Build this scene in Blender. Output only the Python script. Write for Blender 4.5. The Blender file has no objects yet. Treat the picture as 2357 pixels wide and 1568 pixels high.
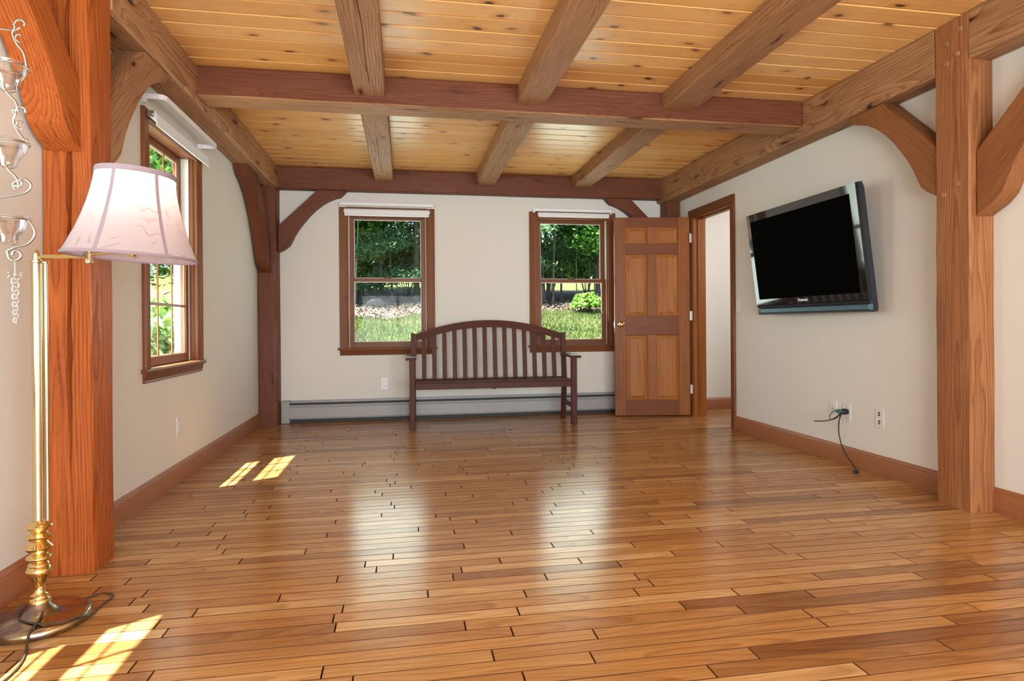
import bpy, math, random
import numpy as np
from mathutils import Vector, Matrix, noise

S = bpy.context.scene
COL = S.collection
PI = math.pi
R = math.radians

# ------------------------------------------------------------------ camera
CAM_H = 0.92
cam_d = bpy.data.cameras.new('camera')
cam = bpy.data.objects.new('camera', cam_d)
COL.objects.link(cam)
right = Vector((0.98514, -0.171594, -0.007379))
up = Vector((0.007663, 0.000992, 0.99997))
fwd = Vector((0.171582, 0.985167, -0.002292))
cam.matrix_world = Matrix(((right.x, up.x, -fwd.x, 0), (right.y, up.y, -fwd.y, 0),
                           (right.z, up.z, -fwd.z, CAM_H), (0, 0, 0, 1)))
cam_d.sensor_width = 36.0
cam_d.lens = 21.6886
cam_d.shift_y = -0.01509
cam_d.clip_start = 0.05
cam_d.clip_end = 400
S.camera = cam

# ------------------------------------------------------------------ sky, sun, window light, added fill, exposure
SUN_DIR = Vector((0.338, 0.203, -1.0)).normalized()
world = bpy.data.worlds.new('world')
S.world = world
world.use_nodes = True
wn = world.node_tree.nodes
wl = world.node_tree.links
for n in list(wn):
    wn.remove(n)
sky = wn.new('ShaderNodeTexSky')
sky.sky_type = 'NISHITA'
sky.sun_disc = False
sky.sun_elevation = R(68.5)
sky.sun_rotation = R(234)
bg = wn.new('ShaderNodeBackground')
bg.inputs['Strength'].default_value = 0.40
wo = wn.new('ShaderNodeOutputWorld')
wl.new(sky.outputs[0], bg.inputs['Color'])
wl.new(bg.outputs[0], wo.inputs['Surface'])

sun_d = bpy.data.lights.new('sun', 'SUN')
sun_d.energy = 36.0
sun_d.angle = R(0.55)
sun_d.color = (1.0, 0.95, 0.86)
sun = bpy.data.objects.new('sun', sun_d)
COL.objects.link(sun)
sun.rotation_euler = SUN_DIR.to_track_quat('-Z', 'Y').to_euler()


def area(name, loc, direction, sx, sy, energy, color):
    d = bpy.data.lights.new(name, 'AREA')
    d.shape = 'RECTANGLE'
    d.size, d.size_y = sx, sy
    d.energy = energy
    d.color = color
    o = bpy.data.objects.new(name, d)
    COL.objects.link(o)
    o.location = loc
    o.rotation_euler = Vector(direction).to_track_quat('-Z', 'Y').to_euler()
    return o


# daylight entering by the back and side windows; rear and hall lamps are added fill
area('fill_rear', (-0.15, -2.62, 1.05), (0, 1, 0.85), 1.9, 1.5, 265, (0.86, 0.94, 1.0))  # fill lamp added outside the unseen rear openings
area('fill_rear', (1.85, -2.62, 1.05), (0, 1, 0.85), 1.9, 1.5, 265, (0.86, 0.94, 1.0))
area('daylight_back', (-0.156, 6.32, 1.36), (0, -1, 0.55), 0.7, 1.2, 14, (0.86, 1.0, 0.92))
area('daylight_back', (1.694, 6.32, 1.36), (0, -1, 0.55), 0.7, 1.2, 14, (0.86, 1.0, 0.92))
area('daylight_side', (-1.60, 3.865, 1.36), (1, 0, 0.25), 0.7, 1.2, 22, (0.88, 0.97, 0.96))
area('daylight_side', (-1.60, 1.45, 1.36), (1, 0, 0.25), 0.7, 1.2, 22, (0.88, 0.97, 0.96))
area('fill_hall', (4.1, 4.6, 1.9), (-0.3, 0.9, -0.3), 0.8, 0.8, 26, (0.97, 0.97, 1.0))  # lamp added to brighten the hall, which has no window

S.view_settings.view_transform = 'Standard'
S.view_settings.look = 'None'
S.view_settings.gamma = 1.0
S.view_settings.use_curve_mapping = False
S.view_settings.exposure = 0.0
S.cycles.max_bounces = 10
S.cycles.diffuse_bounces = 5
S.cycles.glossy_bounces = 4
S.cycles.transmission_bounces = 8
S.cycles.transparent_max_bounces = 16
S.cycles.sample_clamp_indirect = 6.0
S.cycles.caustics_reflective = False
S.cycles.caustics_refractive = False

# ------------------------------------------------------------------ materials


class NT:
    def __init__(self, name):
        m = bpy.data.materials.new(name)
        m.use_nodes = True
        self.m = m
        self.t = m.node_tree
        for n in list(self.t.nodes):
            self.t.nodes.remove(n)

    def n(self, kind, **kw):
        nd = self.t.nodes.new(kind)
        for k, v in kw.items():
            setattr(nd, k, v)
        return nd

    def link(self, a, b):
        self.t.links.new(a, b)

    def put(self, sock, v):
        if hasattr(v, 'links') or hasattr(v, 'is_output'):
            self.t.links.new(v, sock)
        else:
            sock.default_value = v

    def math(self, op, a, b=None, c=None, clamp=False):
        nd = self.n('ShaderNodeMath', operation=op, use_clamp=clamp)
        self.put(nd.inputs[0], a)
        if b is not None:
            self.put(nd.inputs[1], b)
        if c is not None:
            self.put(nd.inputs[2], c)
        return nd.outputs[0]

    def vmath(self, op, a, b):
        nd = self.n('ShaderNodeVectorMath', operation=op)
        self.put(nd.inputs[0], a)
        self.put(nd.inputs[1], b)
        return nd.outputs[0]

    def noise(self, vec, scale=1.0, detail=2.0, rough=0.5):
        nd = self.n('ShaderNodeTexNoise')
        self.link(vec, nd.inputs['Vector'])
        nd.inputs['Scale'].default_value = scale
        nd.inputs['Detail'].default_value = detail
        nd.inputs['Roughness'].default_value = rough
        return nd.outputs['Fac']

    def ramp(self, fac, stops, interp='LINEAR'):
        nd = self.n('ShaderNodeValToRGB')
        cr = nd.color_ramp
        cr.interpolation = interp
        while len(cr.elements) < len(stops):
            cr.elements.new(0.5)
        for e, (p, c) in zip(cr.elements, stops):
            e.position = p
            if isinstance(c, (int, float)):
                c = (c, c, c)
            e.color = (c[0], c[1], c[2], 1)
        self.put(nd.inputs[0], fac)
        return nd.outputs[0]

    def mix(self, fac, a, b, blend='MIX'):
        nd = self.n('ShaderNodeMix', data_type='RGBA', blend_type=blend)
        self.put(nd.inputs[0], fac)
        for s, v in ((nd.inputs[6], a), (nd.inputs[7], b)):
            if isinstance(v, tuple):
                v = (v[0], v[1], v[2], 1)
            self.put(s, v)
        return nd.outputs[2]

    def mapr(self, v, a, b, c, d):
        nd = self.n('ShaderNodeMapRange')
        self.put(nd.inputs[0], v)
        for i, x in enumerate((a, b, c, d)):
            nd.inputs[i + 1].default_value = x
        return nd.outputs[0]

    def bump(self, h, strength, dist=0.002):
        nd = self.n('ShaderNodeBump')
        nd.inputs['Strength'].default_value = strength
        nd.inputs['Distance'].default_value = dist
        self.link(h, nd.inputs['Height'])
        return nd.outputs[0]

    def bsdf(self, color, rough=0.5, metal=0.0, spec=0.5, normal=None, coat=0.0, **kw):
        nd = self.n('ShaderNodeBsdfPrincipled')
        if isinstance(color, tuple):
            color = (color[0], color[1], color[2], 1)
        self.put(nd.inputs['Base Color'], color)
        self.put(nd.inputs['Roughness'], rough)
        nd.inputs['Metallic'].default_value = metal
        nd.inputs['Specular IOR Level'].default_value = spec
        nd.inputs['Coat Weight'].default_value = coat
        nd.inputs['Coat Roughness'].default_value = 0.08
        if normal is not None:
            self.link(normal, nd.inputs['Normal'])
        for k, v in kw.items():
            self.put(nd.inputs[k], v)
        return nd.outputs[0]

    def out(self, shader):
        o = self.n('ShaderNodeOutputMaterial')
        self.link(shader, o.inputs['Surface'])
        return self.m


def grain_vec(k):
    """gc = (along the grain, across, across) in metres; rnd = one number per piece"""
    gc = k.n('ShaderNodeAttribute', attribute_name='gc').outputs['Vector']
    rn = k.n('ShaderNodeAttribute', attribute_name='rnd').outputs['Fac']
    wn_ = k.n('ShaderNodeTexWhiteNoise', noise_dimensions='1D')
    k.link(k.math('MULTIPLY', rn, 913.7), wn_.inputs['W'])
    return gc, rn, wn_.outputs['Color']


def wood(name, pal, tint=(0.45, 0.33, 0.25), ringf=60.0, pith=(0.10, 0.05), ring_k=0.55, fib_k=0.45, fiber=170.0, wave=0.035,
         rough=0.45, spec=0.4, coat=0.0, bump=0.15, knots=None, blotch=0.25, rough_var=0.1, stretch=0.10):
    k = NT(name)
    gc, rn, c = grain_vec(k)
    off = k.vmath('MULTIPLY', k.vmath('SUBTRACT', c, (0.5, 0.5, 0.5)), (40.0, pith[0], pith[1]))
    p = k.vmath('ADD', gc, off)
    p = k.vmath('ADD', p, (0.0, 0.0, pith[1]))
    warp = k.math('MULTIPLY', k.math('SUBTRACT', k.noise(k.vmath('MULTIPLY', p, (1.3, 7.0, 7.0)), 1.0, 2.0), 0.5), wave * 2)
    sp = k.n('ShaderNodeSeparateXYZ')
    k.link(p, sp.inputs[0])
    d = k.math('SQRT', k.math('ADD', k.math('MULTIPLY', sp.outputs[1], sp.outputs[1]),
                              k.math('MULTIPLY', sp.outputs[2], sp.outputs[2])))
    d = k.math('ADD', k.math('ADD', d, warp), k.math('MULTIPLY', sp.outputs[0], stretch * 0.1))
    kn = None
    if knots:
        vo = k.n('ShaderNodeTexVoronoi', feature='F1', voronoi_dimensions='2D')
        vw = k.noise(k.vmath('MULTIPLY', p, (5.0, 14.0, 14.0)), 1.0, 1.0)
        flat = k.n('ShaderNodeCombineXYZ')
        k.link(sp.outputs[0], flat.inputs[0])
        k.link(k.math('ADD', sp.outputs[1], sp.outputs[2]), flat.inputs[1])
        kv = k.vmath('MULTIPLY', flat.outputs[0], (knots[0], knots[1], 0.0))
        kv2 = k.n('ShaderNodeVectorMath', operation='ADD')
        k.link(kv, kv2.inputs[0])
        k.link(k.vmath('MULTIPLY', k.ramp(vw, [(0, 0.0), (1, 1.0)]), (0.25, 0.25, 0.0)), kv2.inputs[1])
        k.link(kv2.outputs[0], vo.inputs['Vector'])
        vo.inputs['Scale'].default_value = 1.0
        vo.inputs['Randomness'].default_value = 1.0
        kd = vo.outputs['Distance']
        d = k.math('ADD', d, k.mapr(kd, 0.0, 0.35, 0.045, 0.0))
        kn = k.mapr(kd, knots[2] * 0.6, knots[2], 1.0, 0.0)
        halo = k.mapr(kd, knots[2], knots[2] * 2.6, 0.55, 0.0)
    fr = k.math('FRACT', k.math('MULTIPLY', d, ringf))
    ring = k.ramp(fr, [(0.0, 0.05), (0.55, 0.35), (0.86, 1.0), (1.0, 0.05)])
    fib = k.noise(k.vmath('MULTIPLY', p, (5.0, fiber, fiber)), 1.0, 2.0, 0.6)
    fib = k.ramp(fib, [(0.35, 0.0), (0.68, 1.0)])
    g = k.math('ADD', k.math('MULTIPLY', ring, ring_k), k.math('MULTIPLY', fib, fib_k), clamp=True)
    cs = k.n('ShaderNodeSeparateColor')
    k.link(c, cs.inputs[0])
    n_ = len(pal)
    base = k.ramp(cs.outputs[0], [(i / max(n_ - 1, 1), q) for i, q in enumerate(pal)]) if n_ > 1 else None
    if base is None:
        base = k.mix(0.0, pal[0], pal[0])
    bl = k.noise(k.vmath('MULTIPLY', p, (1.6, 6.0, 6.0)), 1.0, 3.0)
    base = k.mix(k.mapr(bl, 0.35, 0.7, 0.0, blotch), base, (0.62, 0.52, 0.48), 'MULTIPLY')
    tinted = k.mix(1.0, base, tint, 'MULTIPLY')
    col = k.mix(g, base, tinted)
    if kn is not None:
        col = k.mix(halo, col, k.mix(1.0, col, (0.62, 0.38, 0.25), 'MULTIPLY'))
        col = k.mix(kn, col, (0.035, 0.014, 0.008))
    nrm = k.bump(k.math('MULTIPLY', g, -1.0), bump)
    rg = k.math('ADD', rough, k.math('MULTIPLY', g, rough_var))
    return k.out(k.bsdf(col, rg, 0.0, spec, nrm, coat))


def plain(name, color, rough=0.5, metal=0.0, spec=0.5, bump=0.0, bscale=200.0, coat=0.0, var=0.0, **kw):
    k = NT(name)
    tc = k.n('ShaderNodeTexCoord').outputs['Object']
    col = color
    if var:
        col = k.mix(k.mapr(k.noise(tc, 6.0, 4.0), 0.3, 0.7, 0.0, 1.0), color, tuple(x * (1 - var) for x in color))
    nrm = k.bump(k.noise(tc, bscale, 2.0), bump, 0.001) if bump else None
    return k.out(k.bsdf(col, rough, metal, spec, nrm, coat, **kw))


M = {}
M['timber'] = wood('timber_wood', [(0.47, 0.255, 0.125), (0.54, 0.305, 0.155), (0.41, 0.215, 0.102)], tint=(0.40, 0.29, 0.21),
                   ringf=75, pith=(0.12, 0.06), wave=0.03, ring_k=0.6, rough=0.6, spec=0.25, bump=0.4, knots=(1.1, 4.5, 0.055), blotch=0.5)
M['timber_red'] = wood('timber_red_wood', [(0.185, 0.058, 0.024)], tint=(0.45, 0.35, 0.3), ringf=70, pith=(0.14, 0.1), wave=0.05,
                       ring_k=0.45, rough=0.5, spec=0.3, bump=0.2, knots=(0.9, 4.0, 0.05), blotch=0.5)
M['brace_oak'] = wood('brace_wood', [(0.33, 0.135, 0.048)], tint=(0.42, 0.30, 0.22), ringf=80, pith=(0.1, 0.05), wave=0.03,
                      ring_k=0.5, rough=0.55, spec=0.25, bump=0.3, blotch=0.45)
M['post_red'] = wood('post_wood', [(0.56, 0.155, 0.028)], tint=(0.34, 0.19, 0.13), ringf=95, pith=(0.08, 0.05), wave=0.025,
                     ring_k=0.6, rough=0.5, spec=0.3, bump=0.35, blotch=0.45)
M['post_oak'] = wood('post_oak_wood', [(0.40, 0.172, 0.064)], tint=(0.42, 0.30, 0.22), ringf=90, pith=(0.08, 0.04), wave=0.025,
                     ring_k=0.6, rough=0.55, spec=0.3, bump=0.35, blotch=0.4)
M['pine'] = wood('pine_board', [(0.76, 0.42, 0.135), (0.84, 0.51, 0.20), (0.72, 0.38, 0.115), (0.80, 0.47, 0.165)], tint=(0.80, 0.64, 0.48),
                 ringf=34, pith=(0.12, 0.12), wave=0.03, ring_k=0.35, fib_k=0.2, fiber=80, rough=0.30, spec=0.45, bump=0.04,
                 knots=(2.4, 4.6, 0.066), blotch=0.12)
M['oak'] = wood('oak_strip', [(0.27, 0.115, 0.038), (0.46, 0.225, 0.072), (0.55, 0.285, 0.096), (0.60, 0.325, 0.112), (0.50, 0.245, 0.078), (0.62, 0.36, 0.135), (0.76, 0.50, 0.23)],
                tint=(0.46, 0.35, 0.26), ringf=105, pith=(0.10, 0.10), wave=0.03, ring_k=0.50, fib_k=0.42, fiber=230, rough=0.20,
                spec=0.45, bump=0.05, blotch=0.3, rough_var=0.05, stretch=0.25)
M['oak_edge'] = plain('oak_strip_edge', (0.12, 0.050, 0.020), 0.6, spec=0.15)     # grime and old varnish in the joints
M['oak_sub'] = plain('oak_subfloor', (0.045, 0.018, 0.008), 0.7)
M['door_wood'] = wood('door_wood', [(0.25, 0.080, 0.017), (0.32, 0.112, 0.025), (0.21, 0.064, 0.014)], tint=(0.55, 0.42, 0.34), ringf=60,
                      pith=(0.08, 0.12), wave=0.02, ring_k=0.4, fib_k=0.3, rough=0.40, spec=0.22, bump=0.05, blotch=0.4)
M['door_rail'] = wood('door_rail_wood', [(0.20, 0.060, 0.014), (0.17, 0.050, 0.012)], tint=(0.55, 0.42, 0.34), ringf=60, pith=(0.08, 0.12), wave=0.02,
                      ring_k=0.4, fib_k=0.3, rough=0.40, spec=0.22, bump=0.05, blotch=0.4)
M['door_panel'] = wood('door_panel_wood', [(0.36, 0.135, 0.028), (0.42, 0.170, 0.040)], tint=(0.52, 0.38, 0.28), ringf=50, pith=(0.06, 0.10), wave=0.025,
                       ring_k=0.45, fib_k=0.3, rough=0.40, spec=0.22, bump=0.05, blotch=0.5)
M['trim_wood'] = wood('trim_wood', [(0.20, 0.072, 0.026), (0.24, 0.088, 0.030)], tint=(0.55, 0.42, 0.34), ringf=60, pith=(0.08, 0.1),
                      wave=0.02, ring_k=0.35, fib_k=0.35, rough=0.38, spec=0.25, bump=0.05, blotch=0.3)
M['base_wood'] = wood('baseboard_wood', [(0.36, 0.145, 0.060)], tint=(0.6, 0.46, 0.36), ringf=60, pith=(0.08, 0.1), wave=0.02,
                      ring_k=0.3, fib_k=0.3, rough=0.33, spec=0.45, bump=0.05, blotch=0.25)
M['bench_wood'] = wood('bench_wood', [(0.078, 0.019, 0.010), (0.090, 0.023, 0.013)], tint=(0.55, 0.48, 0.42), ringf=60, pith=(0.06, 0.06),
                       wave=0.02, ring_k=0.3, fib_k=0.4, rough=0.45, spec=0.22, bump=0.06, blotch=0.25)
M['muntin'] = plain('muntin_wood', (0.30, 0.14, 0.035), 0.45)
M['wall'] = plain('wall_paint', (0.71, 0.70, 0.655), 0.85, spec=0.15, bump=0.08, bscale=350)
M['white'] = plain('white_enamel', (0.80, 0.82, 0.85), 0.35)
M['vinyl'] = plain('white_vinyl', (0.72, 0.71, 0.66), 0.4)
M['fabric_white'] = plain('shade_fabric', (0.78, 0.80, 0.84), 0.8, bump=0.1, bscale=900)
M['plate'] = plain('ivory_plastic', (0.74, 0.74, 0.72), 0.3)
M['dark'] = plain('dark_slot', (0.02, 0.018, 0.016), 0.6)
M['black'] = plain('black_rubber', (0.012, 0.012, 0.013), 0.45)
M['green_band'] = plain('green_band', (0.02, 0.22, 0.16), 0.4)
M['silver'] = plain('brushed_silver', (0.50, 0.49, 0.47), 0.3, 1.0)
M['brass'] = plain('polished_brass', (0.86, 0.66, 0.30), 0.12, 1.0)
M['satin_brass'] = plain('brass_tube', (0.72, 0.62, 0.40), 0.2, 1.0)
M['wire'] = plain('pewter_wire', (0.40, 0.38, 0.34), 0.35, 1.0)
M['brown_cord'] = plain('brown_cord', (0.055, 0.04, 0.03), 0.5)
M['bezel'] = plain('gloss_black', (0.008, 0.008, 0.010), 0.04, spec=0.6, coat=0.5)
M['screen'] = plain('plasma_screen', (0.0015, 0.0015, 0.0015), 0.9, spec=0.02)
M['navy'] = plain('dark_cabinet', (0.018, 0.022, 0.032), 0.4)
M['tealbar'] = plain('blue_grey_bar', (0.10, 0.20, 0.25), 0.3, 0.4)
M['letter'] = plain('silver_letter', (0.85, 0.85, 0.86), 0.4)
M['lining'] = plain('shade_lining', (0.80, 0.60, 0.46), 0.8)
M['tape'] = plain('shade_tape', (0.27, 0.20, 0.235), 0.7)
M['plug'] = plain('white_plastic', (0.8, 0.8, 0.78), 0.4)


def mk_metal_stained():
    k = NT('tarnished_brass')
    tc = k.n('ShaderNodeTexCoord').outputs['Object']
    n1 = k.noise(tc, 14.0, 5.0, 0.65)
    col = k.ramp(n1, [(0.30, (0.20, 0.14, 0.12)), (0.46, (0.30, 0.24, 0.22)), (0.60, (0.50, 0.40, 0.22)), (0.75, (0.36, 0.33, 0.34))])
    rg = k.mapr(n1, 0.3, 0.7, 0.38, 0.16)
    return k.out(k.bsdf(col, rg, 1.0))


M['tarnish'] = mk_metal_stained()


def mk_heater():
    k = NT('heater_enamel')
    gc = k.n('ShaderNodeAttribute', attribute_name='gc').outputs['Vector']
    sp = k.n('ShaderNodeSeparateXYZ')
    k.link(gc, sp.inputs[0])
    n1 = k.noise(gc, 55.0, 4.0, 0.7)
    patch = k.mapr(k.noise(k.vmath('MULTIPLY', gc, (3.0, 0, 0)), 1.0, 2.0), 0.42, 0.6, 0.0, 1.0)
    low = k.mapr(sp.outputs[2], -0.062, -0.03, 1.0, 0.0)
    rust = k.math('MULTIPLY', k.math('MULTIPLY', k.mapr(n1, 0.55, 0.62, 0.0, 1.0), low), patch)
    col = k.mix(rust, (0.34, 0.335, 0.33), (0.20, 0.10, 0.05))
    return k.out(k.bsdf(col, 0.38))


M['heater'] = mk_heater()


def mk_pane():
    k = NT('window_glass')
    tr = k.n('ShaderNodeBsdfTransparent')
    tr.inputs[0].default_value = (0.985, 0.995, 0.985, 1)
    gl = k.n('ShaderNodeBsdfGlossy')
    gl.inputs['Roughness'].default_value = 0.0
    fr = k.n('ShaderNodeFresnel')
    fr.inputs['IOR'].default_value = 1.45
    mx = k.n('ShaderNodeMixShader')
    k.link(k.math('MULTIPLY', fr.outputs[0], 0.10), mx.inputs[0])
    k.link(tr.outputs[0], mx.inputs[1])
    k.link(gl.outputs[0], mx.inputs[2])
    return k.out(mx.outputs[0])


M['pane'] = mk_pane()


def mk_glass():
    k = NT('clear_glass')
    tr = k.n('ShaderNodeBsdfTransparent')
    tr.inputs[0].default_value = (0.98, 0.985, 0.985, 1)
    gn = k.n('ShaderNodeBsdfGlossy')
    gn.inputs['Roughness'].default_value = 0.03
    gl = gn.outputs[0]
    lw = k.n('ShaderNodeLayerWeight')
    lw.inputs['Blend'].default_value = 0.25
    mx = k.n('ShaderNodeMixShader')
    k.link(k.math('ADD', lw.outputs['Facing'], 0.06, clamp=True), mx.inputs[0])
    k.link(tr.outputs[0], mx.inputs[1])
    k.link(gl, mx.inputs[2])
    return k.out(mx.outputs[0])


M['glass'] = mk_glass()


def mk_shade():
    k = NT('damask_shade')
    gc = k.n('ShaderNodeAttribute', attribute_name='gc').outputs['Vector']
    w = k.n('ShaderNodeTexWave', wave_type='RINGS', rings_direction='Z')
    k.link(gc, w.inputs['Vector'])
    w.inputs['Scale'].default_value = 9.0
    w.inputs['Distortion'].default_value = 6.0
    w.inputs['Detail'].default_value = 0.0
    w.inputs['Detail Scale'].default_value = 2.2
    pat = k.mapr(w.outputs['Fac'], 0.80, 0.93, 0.0, 1.0)
    spots = k.mapr(k.noise(gc, 17.0, 1.0), 0.5, 0.62, 0.0, 1.0)
    pat = k.math('MULTIPLY', pat, spots)
    col = k.mix(pat, (0.52, 0.44, 0.46), (0.45, 0.345, 0.35))
    df = k.n('ShaderNodeBsdfDiffuse')
    k.link(col, df.inputs[0])
    tl = k.n('ShaderNodeBsdfTranslucent')
    k.link(col, tl.inputs[0])
    mx = k.n('ShaderNodeMixShader')
    mx.inputs[0].default_value = 0.42
    k.link(df.outputs[0], mx.inputs[1])
    k.link(tl.outputs[0], mx.inputs[2])
    return k.out(mx.outputs[0])


M['shade'] = mk_shade()


def mk_leaf(name, pal, trans=0.45, rough=0.5):
    k = NT(name)
    rn = k.n('ShaderNodeAttribute', attribute_name='rnd').outputs['Fac']
    col = k.ramp(rn, [(i / (len(pal) - 1), c) for i, c in enumerate(pal)])
    tl = k.n('ShaderNodeBsdfTranslucent')
    k.link(col, tl.inputs[0])
    mx = k.n('ShaderNodeMixShader')
    mx.inputs[0].default_value = trans
    k.link(k.bsdf(col, rough, 0.0, 0.3), mx.inputs[1])
    k.link(tl.outputs[0], mx.inputs[2])
    return k.out(mx.outputs[0])


M['leaf_bright'] = mk_leaf('leaf_bright', [(0.062, 0.163, 0.019), (0.125, 0.3, 0.037), (0.225, 0.425, 0.062), (0.325, 0.525, 0.112)], 0.5)
M['leaf_mid'] = mk_leaf('leaf_mid', [(0.068, 0.192, 0.036), (0.112, 0.292, 0.057), (0.203, 0.427, 0.09), (0.315, 0.585, 0.135)])
M['leaf_dark'] = mk_leaf('hemlock_needle', [(0.072, 0.171, 0.08), (0.114, 0.257, 0.114), (0.171, 0.342, 0.156), (0.257, 0.456, 0.228)], 0.3)
M['leaf_pale'] = mk_leaf('leaf_pale', [(0.10, 0.24, 0.04), (0.20, 0.36, 0.08), (0.42, 0.52, 0.26), (0.62, 0.66, 0.48)], 0.4)
M['litter'] = mk_leaf('dry_leaf', [(0.03, 0.02, 0.012), (0.07, 0.045, 0.03), (0.13, 0.10, 0.075), (0.30, 0.27, 0.23)], 0.1)
M['blade'] = mk_leaf('grass_blade', [(0.045, 0.085, 0.018), (0.08, 0.125, 0.03), (0.12, 0.16, 0.05), (0.19, 0.20, 0.085)], 0.3)
M['bark'] = plain('bark', (0.13, 0.105, 0.085), 0.9, bump=0.6, bscale=40, var=0.5)
M['bark_pale'] = plain('bark_pale', (0.30, 0.28, 0.25), 0.9, bump=0.5, bscale=40, var=0.4)
M['stone'] = plain('stone', (0.25, 0.23, 0.20), 0.9, bump=0.6, bscale=18, var=0.5)
M['siding'] = plain('siding', (0.60, 0.60, 0.58), 0.7)


def mk_ground():
    k = NT('soil_and_turf')
    tc = k.n('ShaderNodeTexCoord').outputs['Object']
    a = k.noise(tc, 1.6, 5.0, 0.6)
    turf = k.ramp(a, [(0.3, (0.05, 0.075, 0.02)), (0.5, (0.085, 0.115, 0.035)), (0.7, (0.125, 0.14, 0.06))])
    soil = k.ramp(k.noise(tc, 9.0, 5.0, 0.7), [(0.3, (0.05, 0.035, 0.02)), (0.55, (0.14, 0.10, 0.07)), (0.75, (0.30, 0.26, 0.21))])
    sp = k.n('ShaderNodeSeparateXYZ')
    k.link(tc, sp.inputs[0])
    edge = k.math('ADD', sp.outputs[1], k.math('MULTIPLY', k.noise(tc, 0.9, 3.0), 1.6))
    f = k.mapr(edge, 16.9, 17.5, 0.0, 1.0)
    f2 = k.mapr(edge, 25.5, 26.5, 1.0, 0.0)
    col = k.mix(k.math('MULTIPLY', f, f2), turf, soil)
    return k.out(k.bsdf(col, 0.95, 0.0, 0.1))


M['ground'] = mk_ground()

# ------------------------------------------------------------------ mesh helpers
_rs = random.Random(5)


def rnd():
    return _rs.random()


def root_of(o):
    while o.parent:
        o = o.parent
    return o


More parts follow.
